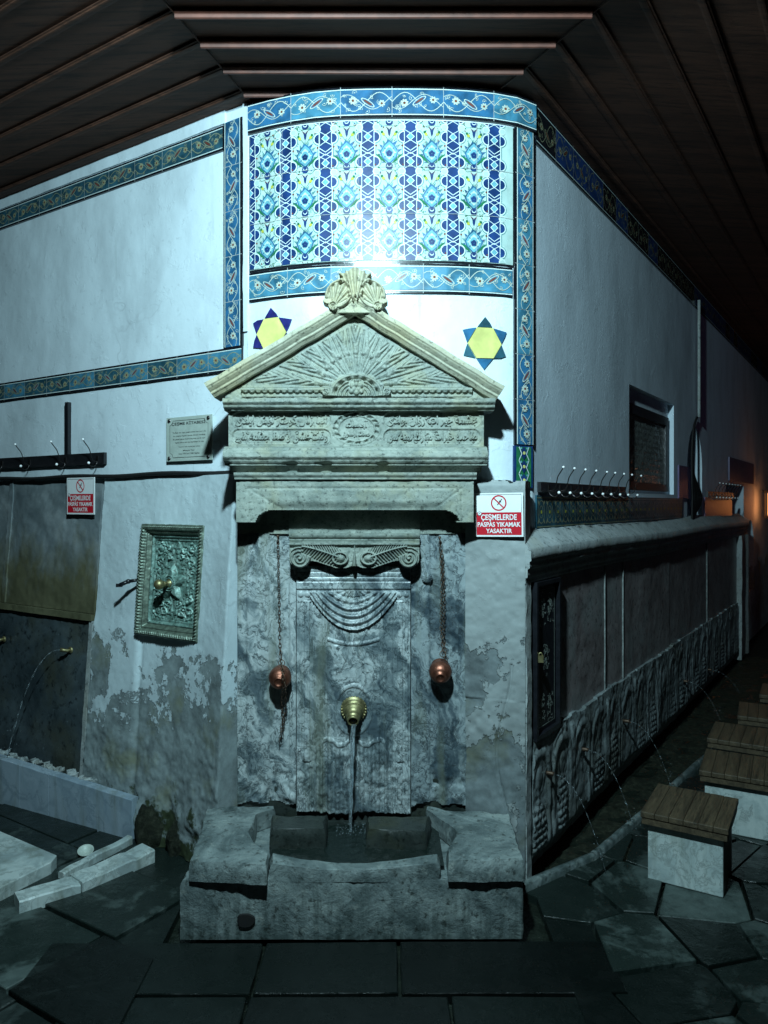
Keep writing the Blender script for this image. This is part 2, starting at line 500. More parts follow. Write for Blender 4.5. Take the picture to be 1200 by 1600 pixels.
def m_plaster(name, white, cement, zthr, zr, seed=0., moss=0.0, amt=1.0):
    n = NT(name)
    big = n.noise(3.2, 6, .62, .4, off=seed)
    fine = n.noise(26, 6, .65, off=seed + 3)
    streak = n.noise(4, 6, .62, vec=n.scale(n.pos, (1, 1, .45)), off=seed + 5)
    # painted white, worn to bare cement low down, with ragged edges
    g = n.math('DIVIDE', n.math('SUBTRACT', zthr, n.z()), zr)
    f = n.math('ADD', g, n.math('MULTIPLY', n.math('SUBTRACT', big, .5), 3.2 * amt))
    f = n.math('ADD', f, n.math('MULTIPLY', n.math('SUBTRACT', fine, .5), 1.1 * amt))
    worn = n.ramp(f, [(.47, 0.0), (.53, 1.0)])
    c1 = n.mix(n.ramp(streak, [(.45, 0.0), (.75, 1.0)]), white, tuple(a * .74 for a in white))
    c1 = n.mix(n.ramp(fine, [(.60, 0.0), (.72, .5)]), c1, tuple(a * .6 for a in white))
    c2 = n.mix(n.ramp(n.noise(9, 7, .7, off=seed + 9), [(.3, 0.0), (.7, 1.0)]), tuple(a * .55 for a in cement), tuple(min(1, a * 1.45) for a in cement))
    c2 = n.mix(n.ramp(n.noise(4, 5, .6, off=seed + 14), [(.52, 0.0), (.66, .7)]), c2, (cement[0] * .85, cement[1] * .75, cement[2] * .45))
    wq = n.N('ShaderNodeTexNoise'); wq.inputs['Scale'].default_value = 5.0; n.set(wq.inputs['Vector'], n.pos)
    wm = n.N('ShaderNodeVectorMath', operation='MULTIPLY_ADD'); n.set(wm.inputs[0], wq.outputs['Color']); wm.inputs[1].default_value = (.35, .35, .35); n.set(wm.inputs[2], n.pos)
    ck = n.math('MULTIPLY', n.ramp(n.voro(1.7, 'DISTANCE_TO_EDGE', wm.outputs[0]), [(.002, 1.0), (.009, 0.0)]), n.ramp(n.noise(1.8, 3, .5, off=seed + 50), [(.58, 0.0), (.68, .28)]))
    c1 = n.mix(ck, c1, tuple(a * .3 for a in white))
    drip = n.ramp(n.noise(16, 5, .6, vec=n.scale(n.pos, (1, 1, .07)), off=seed + 60), [(.62, 0.0), (.74, .45)])
    c1 = n.mix(n.math('MULTIPLY', drip, n.ramp(n.noise(1.5, 3, .5, off=seed + 70), [(.45, 0.0), (.6, 1.0)])), c1, (white[0] * .45, white[1] * .47, white[2] * .42))
    col = n.mix(worn, c1, c2)
    if moss:
        mf = n.math('ADD', n.math('DIVIDE', n.math('SUBTRACT', moss, n.z()), .25), n.math('MULTIPLY', n.math('SUBTRACT', n.noise(9, 6, .7, off=seed + 21), .5), 3.4))
        mm = n.ramp(mf, [(.42, 0.0), (.7, 1.0)])
        col = n.mix(mm, col, n.mix(n.noise(40, 4), (.010, .016, .008), (.05, .065, .03)))
    b1 = n.bump(n.noise(5, 4, .5, .5, off=seed), .10, .02)
    b2 = n.bump(n.noise(45, 6, .7), .30, .004, b1)
    n.bump(worn, .9, -.006, n.bump(n.ramp(n.noise(11, 6, .65, .3, off=seed + 40), [(.60, 0.0), (.615, 1.0)]), .35, .003, b2))
    return n.fin(col, n.ramp(fine, [(.3, .5), (.7, .75)]), None, .35)

M = {}
M['plaster'] = m_plaster('white_plaster', (.66, .75, .80), (.42, .46, .47), 0.35, .8, 0.0, amt=.55)
M['plaster_low'] = m_plaster('worn_plaster', (.54, .63, .66), (.215, .255, .26), 1.00, .62, 4.0, moss=.26, amt=.8)
M['pier'] = m_plaster('cement_pier', (.27, .30, .30), (.14, .165, .17), 1.30, 1.2, 8.0, moss=.22)
M['plaster_right'] = m_plaster('grey_blue_plaster', (.66, .76, .84), (.40, .45, .48), 1.2, .8, 12.0, amt=.4)

def m_stone(name, lo, hi, warm, sc=7.0, rough=.7, bump=.5, seed=0., wet=0.0):
    n = NT(name)
    a = n.noise(sc, 8, .68, .6, off=seed); b = n.noise(sc * 7, 6, .7, off=seed + 2)
    c = n.mix(n.ramp(a, [(.28, 0.0), (.72, 1.0)]), lo, hi)
    c = n.mix(n.ramp(n.noise(sc * .6, 6, .6, off=seed + 7), [(.5, 0.0), (.68, .8)]), c, warm)
    c = n.mix(n.ramp(b, [(.34, .85), (.46, 0.0)]), c, tuple(x * .35 for x in lo))
    c = n.mix(n.ramp(n.noise(sc * 16, 3, .6, off=seed + 4), [(.66, 0.0), (.74, .7)]), c, tuple(min(1, x * 1.7) for x in hi))
    b1 = n.bump(b, bump, .004)
    n.bump(n.noise(sc * 30, 4, .7), bump * .6, .0015, b1)
    return n.fin(c, n.ramp(a, [(.3, rough - wet), (.7, rough)]), None, .4)
M['carved'] = m_stone('carved_grey_stone', (.12, .15, .135), (.34, .37, .32), (.27, .27, .18), 9, .62, .7)
M['carved_warm'] = m_stone('buff_weathered_stone', (.26, .26, .185), (.46, .45, .35), (.38, .34, .21), 8, .65, .5, 3.)
def m_basin():
    n = NT('wet_basin_stone')
    a = n.noise(4.5, 8, .7, .8, off=11.); b = n.noise(38, 7, .72, off=14.)
    c = n.ramp(a, [(.32, (.04, .058, .058)), (.44, (.11, .14, .14)), (.56, (.20, .24, .235)), (.68, (.28, .325, .31))])
    st = n.noise(9, 6, .65, vec=n.scale(n.pos, (2.2, 2.2, .22)), off=17.)
    low = n.math('ADD', n.math('MULTIPLY', n.math('SUBTRACT', .245, n.z()), 2.6), n.math('MULTIPLY', n.math('SUBTRACT', st, .5), 2.6))
    c = n.mix(n.ramp(low, [(.25, 0.0), (.9, .8)]), c, (.035, .052, .048))
    c = n.mix(n.ramp(b, [(.36, .8), (.45, 0.0)]), c, (.02, .026, .022))
    c = n.mix(n.ramp(n.noise(24, 5, .7, off=19.), [(.58, 0.0), (.70, .55)]), c, (.32, .35, .32))
    b0 = n.bump(n.noise(13, 7, .7, .5, off=21.), .9, .012); b1 = n.bump(b, .9, .005, b0)
    return n.fin(c, n.ramp(low, [(.1, .55), (.6, .28)]), None, .5)
M['basin'] = m_basin()
M['joint'] = simple('grey_mortar', (.20, .22, .215), .7, 0, .4, 40, .4)
M['dark_stone'] = m_stone('dark_inner_stone', (.012, .017, .015), (.045, .055, .05), (.035, .038, .022), 9, .45, .6, 15., .2)  # very dark tone for the stones inside the basin

def m_marble(name, lo, mid, hi, vein, sc=5.0, cell=24.0, seed=0., rough=.4):
    n = NT(name)
    w = n.noise(sc * 1.6, 5, .6, 0, off=seed)
    wv = n.N('ShaderNodeTexNoise'); wv.inputs['Scale'].default_value = 9.0; wv.inputs['Detail'].default_value = 4
    n.set(wv.inputs['Vector'], n.pos)
    mx = n.N('ShaderNodeVectorMath', operation='MULTIPLY_ADD'); n.set(mx.inputs[0], wv.outputs['Color']); mx.inputs[1].default_value = (.16, .16, .16); n.set(mx.inputs[2], n.pos)
    dv = n.scale(mx.outputs[0], (1, 1, .8), (0, .5, 0))
    a = n.noise(sc, 8, .66, .5, vec=n.scale(dv, (1.6, 1, .7), (0, .75, 0)), off=seed)
    c = n.ramp(a, [(.38, lo), (.46, mid), (.53, hi), (.62, mid), (.68, lo)])
    e = n.voro(cell, 'DISTANCE_TO_EDGE', dv)
    em = n.ramp(n.noise(sc * 1.3, 4, .6, off=seed + 30), [(.42, 0.0), (.62, .75)]); c = n.mix(n.math('MULTIPLY', n.ramp(e, [(.01, 1.0), (.045, 0.0)]), em), c, vein)
    e2 = n.ramp(n.math('ABSOLUTE', n.math('SUBTRACT', n.noise(sc * 2.2, 6, .7, 1.0, vec=dv, off=seed + 6), .5)), [(.0, .95), (.028, 0.0)])
    c = n.mix(e2, c, vein)
    e3 = n.ramp(n.noise(3.2, 5, .6, vec=n.scale(n.pos, (3.5, 3.5, .45)), off=seed + 8), [(.52, 0.0), (.70, .65)])
    c = n.mix(e3, c, (.13, .145, .105))
    b1 = n.bump(n.noise(60, 5, .7), .3, .003)
    n.bump(e, .25, .003, b1)
    return n.fin(c, n.ramp(w, [(.35, rough - .12), (.65, rough + .15)]), None, .5)
M['marble'] = m_marble('veined_blue_marble', (.06, .085, .10), (.17, .21, .22), (.43, .475, .475), (.025, .04, .046), 4.2)
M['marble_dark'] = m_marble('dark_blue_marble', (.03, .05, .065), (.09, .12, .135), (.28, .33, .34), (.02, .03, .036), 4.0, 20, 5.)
M['marble_grey'] = m_marble('plain_grey_marble', (.18, .24, .30), (.26, .33, .39), (.31, .38, .44), (.20, .26, .31), 2.0, 3.0, 9.)
M['marble_white'] = m_marble('white_marble', (.30, .36, .36), (.40, .47, .46), (.50, .56, .54), (.25, .29, .28), 3.0, 4.0, 14.)
def m_panel():
    n = NT('stained_marble_panel')
    a = n.noise(4, 7, .65, .6, off=31.); st = n.noise(4, 6, .65, vec=n.scale(n.pos, (1.6, 1.6, .8)), off=35.)
    c = n.ramp(a, [(.3, (.10, .125, .135)), (.5, (.17, .20, .21)), (.7, (.27, .30, .31))])
    f = n.math('ADD', n.math('DIVIDE', n.math('SUBTRACT', 1.46, n.z()), .40), n.math('MULTIPLY', n.math('SUBTRACT', st, .5), 2.4))
    c = n.mix(n.ramp(f, [(.1, 0.0), (.9, .9)]), c, n.mix(a, (.045, .045, .022), (.16, .145, .065)))
    n.bump(n.noise(30, 6, .7), .5, .005)
    return n.fin(c, .5, None, .45)
M['panel_grey'] = m_panel()
M['panel_black'] = m_stone('wet_black_panel', (.018, .027, .032), (.085, .11, .12), (.06, .06, .035), 3.5, .35, .5, 35.)
M['panel_plum'] = m_stone('plum_marble_panel', (.13, .10, .10), (.36, .33, .33), (.26, .285, .285), 5, .42, .4, 41.)
M['ledge'] = m_stone('painted_ledge_stone', (.22, .25, .25), (.42, .46, .46), (.30, .31, .27), 6, .65, .5, 45.)
M['carved_low'] = m_stone('carved_dark_marble', (.085, .105, .108), (.30, .34, .345), (.11, .115, .095), 5, .5, .5, 49., .1)

def m_wood(name, lo, hi, axis, sc=14, rough=.6, local=False):
    n = NT(name)
    s = [1, 1, 1]; s[axis] = .07
    v = n.scale(n.N('ShaderNodeTexCoord').outputs['Object'] if local else n.pos, tuple(s))
    a = n.noise(sc, 6, .65, .6, vec=v); b = n.noise(sc * 6, 4, .7, vec=v)
    c = n.mix(n.ramp(a, [(.3, 0.0), (.7, 1.0)]), lo, hi)
    c = n.mix(n.ramp(b, [(.36, .7), (.5, 0.0)]), c, tuple(x * .4 for x in lo))
    n.bump(b, .5, .002)
    return n.fin(c, rough, None, .4)
M['batten'] = simple('brown_painted_batten', (.10, .032, .020), .6, 0, .35, 20, .2)
M['board'] = m_wood('dark_ceiling_board', (.040, .015, .008), (.115, .045, .025), 0, 10, .75)
M['seat_wood'] = m_wood('weathered_seat_wood', (.028, .022, .014), (.115, .085, .05), 1, 42, .55, True)
M['rack'] = simple('black_rack_wood', (.012, .012, .014), .4, 0, .3, 40, .1)
M['hook'] = simple('dark_steel_hook', (.06, .055, .055), .3, .9, .2, 60, 0)
M['white_ball'] = simple('white_hook_ball', (.85, .85, .85), .25, 0, .05, 60, 0)
M['black'] = simple('black_paint', (.010, .011, .014), .3, 0, .3, 30, .1)
M['cable'] = simple('black_cable', (.006, .006, .006), .75, 0, .2, 30, 0)
M['copper'] = simple('hammered_copper', (.26, .10, .065), .42, .9, .35, 60, .5, .002)
M['iron'] = simple('rusty_iron_chain', (.10, .065, .045), .5, .7, .5, 90, .2)
M['brass'] = simple('brass', (.32, .28, .14), .48, .85, .45, 50, .3)
M['navy'] = simple('navy_glaze', (.010, .035, .125), .36, 0, .45, 14, .15, spec=.28)
M['cobalt'] = simple('cobalt_glaze', (.022, .105, .21), .36, 0, .5, 16, .15, spec=.28)
M['azure'] = simple('azure_glaze', (.045, .17, .255), .36, 0, .5, 16, .15, spec=.28)
M['slate'] = simple('slate_teal_glaze', (.02, .075, .105), .4, 0, .5, 16, .15, spec=.28)
M['teal'] = simple('teal_glaze', (.09, .22, .22), .36, 0, .25, 30, .1, spec=.28)
M['turq'] = simple('turquoise_glaze', (.12, .32, .38), .36, 0, .25, 30, .1, spec=.28)
M['pale'] = simple('pale_glaze', (.37, .50, .47), .36, 0, .2, 12, .15, spec=.28)
M['cream'] = simple('cream_glaze', (.42, .48, .42), .36, 0, .08, 30, .1, spec=.28)
M['linew'] = simple('white_glaze_line', (.56, .67, .66), .36, 0, .06, 30, .1, spec=.28)
M['tan'] = simple('olive_vine_glaze', (.24, .25, .16), .3, 0, .2, 30, .1, spec=.28)
M['olive'] = simple('ochre_green_glaze', (.42, .42, .06), .25, 0, .25, 40, .1, spec=.28)
M['brown'] = simple('red_brown_glaze', (.16, .05, .03), .25, 0, .3, 40, .1, spec=.28)
M['green'] = simple('green_glaze', (.02, .14, .06), .22, 0, .3, 30, .1, spec=.28)
M['blackglaze'] = simple('black_glaze', (.008, .010, .014), .2, 0, .3, 40, .1)
M['grout'] = simple('grey_grout', (.35, .38, .37), .8, 0, .2, 40, .2)
M['yellow'] = simple('yellow_tile', (.60, .58, .19), .4, 0, .2, 14, .15)
M['violet'] = simple('violet_blue_tile', (.02, .022, .13), .25, 0, .4, 30, .15)
M['sign_white'] = simple('white_sign_plate', (.74, .76, .76), .35, 0, .03, 10, 0)
M['sign_red'] = simple('red_sign_ink', (.50, .012, .025), .35, 0, .06, 20, 0)
M['sign_ink'] = simple('dark_sign_ink', (.02, .02, .022), .4, 0, .1, 20, 0)
M['steel_plate'] = simple('brushed_metal_plate', (.42, .48, .43), .5, .1, .1, 30, .1)
def m_patina():
    n = NT('bronze_patina')
    a = n.noise(22, 6, .7, .5); c = n.ramp(a, [(.3, (.06, .10, .085)), (.5, (.17, .29, .25)), (.68, (.33, .46, .41))])
    c = n.mix(n.ramp(n.noise(70, 4, .7), [(.36, .85), (.5, 0.0)]), c, (.03, .035, .025))
    n.bump(n.noise(90, 5, .7), .4, .0015)
    return n.fin(c, .5, .25, .5)
M['patina'] = m_patina()
M['rust_frame'] = simple('brown_bronze_frame', (.10, .075, .055), .45, .6, .5, 40, .5)
M['patina_frame'] = simple('worn_green_bronze', (.15, .19, .15), .45, .5, .5, 50, .5)
def m_water(name, tint=(.85, .95, 1.0)):
    n = NT(name); n.bump(n.noise(60, 3, .5, 1.0), .8, .004)
    return n.fin(tint, .03, None, .6, Transmission_Weight=0.92, IOR=1.33)
M['water'] = m_water('running_water')
def m_pool():
    n = NT('dark_pool_water'); n.bump(n.noise(38, 4, .6, 1.0), .55, .006)
    return n.fin((.008, .014, .012), .06, None, .6)
M['pool'] = m_pool()
def m_paving():
    n = NT('wet_paving')
    a = n.noise(2.6, 7, .62, .8); b = n.noise(16, 7, .72, .4, off=3)
    xs = n.math('MINIMUM', n.math('MULTIPLY', n.math('ABSOLUTE', n.math('ADD', n.z(0), .05)), .10), .13)
    tn = n.N('ShaderNodeAttribute'); tn.attribute_name = 'tone'
    xs = n.math('ADD', xs, n.math('MULTIPLY', n.math('SUBTRACT', tn.outputs['Fac'], .95), .09))
    dry = n.ramp(n.math('ADD', n.math('ADD', n.math('MULTIPLY', a, .75), n.math('MULTIPLY', b, .25)), xs), [(.625, 0.0), (.70, .7), (.80, 1.0)])
    obj = n.N('ShaderNodeAttribute'); obj.attribute_name = 'tone'
    c = n.mix(dry, n.mix(b, (.004, .008, .007), (.016, .024, .021)), n.mix(b, (.024, .035, .033), (.085, .11, .102)))
    c = n.mix(1.0, c, obj.outputs['Color'], 'MULTIPLY')
    b0 = n.bump(n.noise(5, 5, .6, .5), .8, .012); b1 = n.bump(b, .6, .007, b0)
    n.bump(n.noise(70, 5, .7), .5, .002, b1)
    return n.fin(c, n.mix(dry, n.ramp(n.noise(8, 6, .7, off=5), [(.40, .07), (.6, .42)]), (.6, .6, .6)), None, .32)
M['paving'] = m_paving()
M['earth'] = simple('dark_wet_joint', (.012, .016, .012), .14, 0, .5, 20, .8, .01)
def m_moss():
    n = NT('moss_and_rubble'); a = n.noise(30, 7, .75)
    c = n.ramp(a, [(.3, (.004, .006, .004)), (.5, (.014, .018, .009)), (.7, (.055, .06, .04))])
    n.bump(n.noise(45, 6, .75), 1.0, .02)
    return n.fin(c, .7, None, .3)
M['moss'] = m_moss()
def emit(name, col, st):
    n = NT(name); return n.fin(col, .4, None, .5, Emission_Color=(*col, 1), Emission_Strength=st)
M['glow'] = emit('lantern_glow', (1.0, .34, .10), 3.0)
M['violet_panel'] = simple('violet_tinted_panel', (.10, .07, .16), .35, 0, .3, 20, .1)
M['window_glass'] = simple('dusty_dark_glass', (.15, .165, .155), .25, 0, .4, 60, .1)

# =================================================================== the building
ZC = 3.30
building = thing('fountain_house', 'white plastered corner building with blue tile bands and a dark wooden eave', 'building', (0, 3.2, 0))

def walls(fr, ub, vb, holes, mi=0, nsub=0.12):
    """flat sheet with rectangular holes; ub, vb ends; holes (u0,u1,v0,v1)"""
    us = sorted({round(x, 5) for x in list(np.arange(ub[0], ub[1], nsub)) + [ub[1]] + [h[i] for h in holes for i in (0, 1)]})
    vs = sorted({round(x, 5) for x in list(np.arange(vb[0], vb[1], nsub)) + [vb[1]] + [h[i] for h in holes for i in (2, 3)]})
    U, V = np.meshgrid(us, vs)
    cu = (U[:-1, :-1] + U[1:, 1:]) / 2; cv = (V[:-1, :-1] + V[1:, 1:]) / 2
    keep = np.ones(cu.shape, bool)
    for h in holes:
        keep &= ~((cu > h[0]) & (cu < h[1]) & (cv > h[2]) & (cv < h[3]))
    mb = MB(); mb.grid(fr.pt(U, V, 0.0), mi, False, keep)
    return mb

# --- the rounded corner, above the cement pier
c0 = CW.hit(387, 300)[0]; c1 = CW.L
mb = MB()
U, V = np.meshgrid(np.linspace(0, c1, 90), np.linspace(0, ZC, 260))
mb.grid(CW.pt(U, V, rough(U, V, .0012, .03, 3)), 0, True)
mesh('corner_wall', mb, M['plaster'], building)

# cement pier facing the street right of the fountain, and its return round to the right wall
PF = Flat((0.30, 3.062, 0), nrm((.270, -.094, 0)), nrm((-.094, -.270, 0)))
mb = MB()
pu1 = math.hypot(.270, .094)
def pier_top(U): return 1.640 + .006 * np.sin(U * 47) + .004 * np.sin(U * 131)
mb.relief(PF, .04, pu1, 0, 1.645, .005, lambda U, V: .006 + rough(U, V, .004, .035, 5) - .010 * np.exp(-((U - .20 - .03 * np.sin(V * 9)) / .004) ** 2) * (V < .9) - .012 * ss(V, 1.62, 1.645) + rough(U, V, .010, .07, 15) * (V < .75),
          mask=lambda U, V: V < pier_top(U), depth=.14)
mesh('cement_pier', mb, M['pier'], building)

# --- left wall
mb = MB()
U, V = np.meshgrid(np.linspace(-3.6, 0.0, 240), np.linspace(1.68, ZC, 110))
mb.grid(LW.pt(U, V, rough(U, V, .0018, .06, 8)), 0, True)
mesh('left_wall', mb, M['plaster'], building)
# battered lower part with a hole for the grey panel recesses
p1u0, p1v1 = LB.hit(0, 752)[0] - .9, LB.hit(150, 746)[1]
pu_r = LB.hit(158, 760)[0]
pd_r = LB.hit(140, 1100)[0]
pz_mid = LB.hit(150, 970)[1]
pz_bot = .15
_a, _b = LB.hit(223, 900)[0], LB.hit(323, 900)[0]; _c, _d = LB.hit(270, 818)[1], LB.hit(270, 998)[1]
DU, DV, DWI, DHI = (_a + _b) / 2, (_c + _d) / 2, (_b - _a) / 2 - .02, (_c - _d) / 2 - .02
def lowrel(U, V):
    w = rough(U, V, .0016, .025, 12) + rough(U, V, .0025, .14, 18) + rough(U, V, .006, .03, 22) * ss(V, .75, .35) + .085 * np.clip((U + .42) / .42, 0, 1) ** 1.6
    crease = -.62
    w = w + .012 * ss(V, 1.02, .9) * ss(U, -.60, -.66)
    w = w - .006 * np.exp(-((U - crease) / .012) ** 2) * (V < 1.0)
    w = w + .05 * ss(V, .30, .05) * (vn(U, V, .09, 4) + .2)
    return w
mb = MB()
mb.relief(LB, max(pu_r, pd_r) , .012, 0, 1.676, .0065, lowrel, mask=lambda U, V: ~((np.abs(U - DU) < DWI) & (np.abs(V - DV) < DHI)), depth=.05)
mesh('battered_left_wall', mb, M['plaster_low'], building)
# strip of the left wall above the panels and behind them
mb = MB()
mb.relief(LB, p1u0, max(pu_r, pd_r) - .001, p1v1 + .004, 1.676, .02, lambda U, V: rough(U, V, .005, .03, 4), depth=.05)
mesh('wall_strip_over_panels', mb, M['plaster_low'], building)

# upper grey marble panel and lower wet black panel with frames
def slabpanel(name, u0, u1, v0, v1, w, mat, seed, res=.012, amp=.004):
    m = MB(); m.relief(LB, u0, u1, v0, v1, res, lambda U, V: w + rough(U, V, amp, .03, seed), depth=.06)
    return mesh(name, m, mat, building)
psplit = LB.hit(8, 850)[0]
slabpanel('grey_marble_panel', psplit + .03, pu_r - .004, pz_mid + .03, p1v1, -.012, M['panel_grey'], 5)
slabpanel('grey_marble_panel', p1u0, psplit - .01, pz_mid + .03, p1v1, -.018, M['panel_grey'], 9)
slabpanel('panel_joint_strip', psplit - .008, psplit + .028, pz_mid + .03, p1v1, -.006, M['panel_grey'], 15)
slabpanel('panel_sill_strip', p1u0, pu_r - .004, pz_mid - .004, pz_mid + .027, .006, M['panel_grey'], 19)
slabpanel('wet_black_panel', p1u0, pu_r - .03, 0, pz_mid - .006, -.015, M['panel_black'], 25, .02)
m = MB(); m.relief(LB, pu_r - .028, pu_r - .002, 0, pz_mid - .006, .012, lambda U, V: -.004 + rough(U, V, .003, .03, 6), depth=.05)
mesh('panel_edge_strip', m, M['ledge'], building)
# pipe run / dark lip along the top of the battered part
m = MB()
us = np.linspace(-3.4, -.02, 40)
m.tube(LW.pt(us, 1.688 + .004 * np.sin(us * 9), .014), .0095, 0, 8)
mesh('black_service_pipe', m, M['cable'], building)

# --- right wall above the ledge
def rh(px, py): return RW.hit(px, py)
n1 = (rh(983, 600)[0], rh(1053, 640)[0], rh(983, 770)[1], rh(983, 600)[1])
n2 = (3.02, rh(1097, 700)[0], 1.37, 2.16)
n3 = (rh(1128, 760)[0] + .2, rh(1162, 780)[0], 1.385, rh(1140, 755)[1])
n4 = (5.95, 6.5, .55, 1.36)
mb = walls(RW, (0.0, 8.4), (0, ZC), [n1, n2, n3, n4], nsub=.2)
mesh('right_wall', mb, M['plaster_right'], building)
def niche(name, h, d, arch=False):
    m = MB()
    u0, u1, v0, v1 = h
    m.fbox(RW, u0 - .05, u1 + .05, v0 - .05, v1 + .05, -d - .03, -d)
    m.fbox(RW, u0 - .03, u0, v0 - .03, v1 + .03, -d, -.001)
    m.fbox(RW, u1, u1 + .03, v0 - .03, v1 + .03, -d, -.001)
    m.fbox(RW, u0, u1, v1, v1 + .03, -d, -.001)
    m.fbox(RW, u0, u1, v0 - .03, v0, -d, -.001)
    if arch:    # spandrels of a pointed arch
        c = (u0 + u1) / 2; r = (u1 - u0) / 2
        for sgn in (-1, 1):
            pts = [(c + sgn * r, v1), (c + sgn * r, v1 - 1.25 * r)] + [(c + sgn * r * math.cos(a), v1 - 1.25 * r + 1.25 * r * math.sin(a)) for a in np.linspace(.1, math.pi / 2, 9)]
            m.prism(RW, pts, -d, .0)
    return mesh(name, m, M['plaster_right'], building)
niche('window_niche', n1, .042)
niche('arched_niche', n2, .25, True)
niche('square_niche', n3, .28)
niche('arched_niche', n4, .2, True)

# window in the first niche
win = mesh('window_frame', (lambda m: (
    m.fbox(RW, n1[0] + .0, n1[1] - .06, n1[2] + .02, n1[2] + .07, -.041, -.022),
    m.fbox(RW, n1[0] + .0, n1[1] - .06, n1[3] - .16, n1[3] - .10, -.041, -.022),
    m.fbox(RW, n1[0], n1[0] + .06, n1[2] + .07, n1[3] - .16, -.041, -.024),
    m.fbox(RW, n1[1] - .13, n1[1] - .06, n1[2] + .07, n1[3] - .16, -.041, -.024), m)[-1])(MB()), M['rack'], building)
def seal_lines(U, V):
    return rough(U, V, .002, .012, 3) + .002 * np.sin(V * 160) * (vn(U, V, .02, 7) > 0)
m = MB(); m.relief(RW.sub(0, 0, -.038), n1[0] + .06, n1[1] - .13, n1[2] + .07, n1[3] - .16, .01, seal_lines, depth=.01)
mesh('pane', m, M['window_glass'], win)

# --- ledge of the right-hand fountain wall
LU1 = 5.68
prof = [(-.075, 1.445), (.018, 1.372), (.026, 1.362), (.028, 1.318), (.020, 1.312), (.022, 1.290), (.012, 1.282), (.012, 1.250), (.004, 1.246), (.004, 1.225), (-.04, 1.225)]
us = np.linspace(-.012, LU1, 220)
pp = []
for i in range(len(prof) - 1):
    k = 7 if i == 0 else 2
    for t in np.linspace(0, 1, k, endpoint=False):
        pp.append((prof[i][0] * (1 - t) + prof[i + 1][0] * t, prof[i][1] * (1 - t) + prof[i + 1][1] * t))
pp.append(prof[-1]); pp = np.array(pp)
U = np.broadcast_to(us, (len(pp), len(us))); Wp = np.broadcast_to(pp[:, :1], U.shape); Vp = np.broadcast_to(pp[:, 1:], U.shape)
wob = rough(U, Vp + Wp, .003, .04, 31)
wav = .005 * np.sin(us * 2.1)[None, :]
mb = MB(); mb.grid(RL.pt(U, Vp + wob * .6 + wav, Wp + wob), 0, True)
for ue in (us[0], us[-1]):
    mb.add(RL.pt(np.full(len(pp), ue), pp[:, 1], pp[:, 0]), [tuple(range(len(pp)))], 0)
mesh('stone_ledge', mb, M['ledge'], building)

# stone jambs at both ends, dark marble panels between, carved dado below
mb = MB()
mb.relief(RL, -.004, .045, 0, 1.226, .012, lambda U, V: .004 + rough(U, V, .004, .04, 3), depth=.10)
mb.relief(RL, -.004 + .05, .070, 0, 1.226, .012, lambda U, V: -.012 + rough(U, V, .002, .04, 3), depth=.10)
mesh('stone_jamb', mb, M['ledge'], building)
mb = MB()
mb.relief(RL, 5.20, 5.66, 0, 1.226, .03, lambda U, V: .010 + .02 * (np.abs(U - 5.43) > .16) + rough(U, V, .004, .04, 5), depth=.14)
mesh('stone_jamb', mb, M['ledge'], building)
js = [.353, 1.05, 1.373, 2.45, 3.71, 4.75, 5.20]
for i, (a, b) in enumerate(zip(js[:-1], js[1:])):
    m = MB(); m.relief(RL, a + .003, b - .003, .54, 1.228, .02, lambda U, V, i=i: -.014 - .003 * (i % 2) + rough(U, V, .002, .04, 60 + i), depth=.03)
    mesh('dark_marble_panel', m, M['panel_plum'], building)
    if i in (1, 2, 4):
        m = MB(); m.tube(RL.pt(np.full(30, a) + .006 * vn(np.arange(30.), np.zeros(30), 3., i), np.linspace(.56, 1.22, 30), -.013), .005, 0, 5)
        mesh('mortar_joint', m, M['joint'], building)

def dado(U, V):
    Z1 = .575
    per = .52
    k = np.floor(U / per); x = U - (k + .5) * per
    w = np.full(U.shape, 0.0)
    ytop = .50
    # paired arches on colonnettes
    for c, r in ((-.13, .105), (.13, .105)):
        d = np.where(V > ytop - r * 1.2, np.abs(np.hypot((x - c), (V - (ytop - r * 1.2)) / 1.25) - r), np.abs(np.abs(x - c) - r))
        w = np.maximum(w, ridge(d, .020, .026)); w = np.maximum(w, ridge(np.abs(d - .032), .009, .010) * (np.abs(x - c) < r))
        # spindle and medallion within
        cy = V - .40
        med = np.hypot((x - c) / .036, cy / .055)
        w = np.maximum(w, .020 * np.sqrt(np.clip(1 - med ** 2, 0, 1))); w = np.maximum(w, ridge(np.abs(med - 1.35) * .04, .007, .010))
        # fish-scale bulb below
        sel = ((k.astype(int) * 2 + (c > 0)) % 3)
        rb = np.where(sel == 2, 3.0, np.hypot((x - c) / np.where(sel == 0, .078, .06), (V - np.where(sel == 0, .165, .20)) / .14))
        row = np.floor((V) / .032); xs = ((x - c + (row % 2) * .019) / .038) % 1 - .5; ysx = (V / .032) % 1 - .5
        sc = .030 * np.sqrt(np.clip(1 - (xs * 2) ** 2 - (ysx * 2) ** 2, 0, 1)) - .006
        w = np.maximum(w, (np.sqrt(np.clip(1 - rb ** 2, 0, 1)) * .016 + sc) * (rb < 1))
        w = np.maximum(w, ridge(np.abs(x - c), .008, .014) * ((V > .28) & (V < .35)))
    w = np.maximum(w, ridge(np.abs(np.abs(x) - .25), .014, .026) * (V < .54))
    # scroll fill in the spandrels
    sp = np.hypot(((x + .26) % .26 - .13), V - .555)
    w = np.maximum(w, ridge(np.abs(sp - .035), .010, .014) * (V > .5))
    w = w * .27 * (1 + 1.6 * vn(U, V, .3, 77)) * ss(V, .03, .10) + rough(U, V, .004, .03, 9) + rough(U, V, .006, .12, 19)
    w = w - .05 * ss(V, .12, .0)
    return w
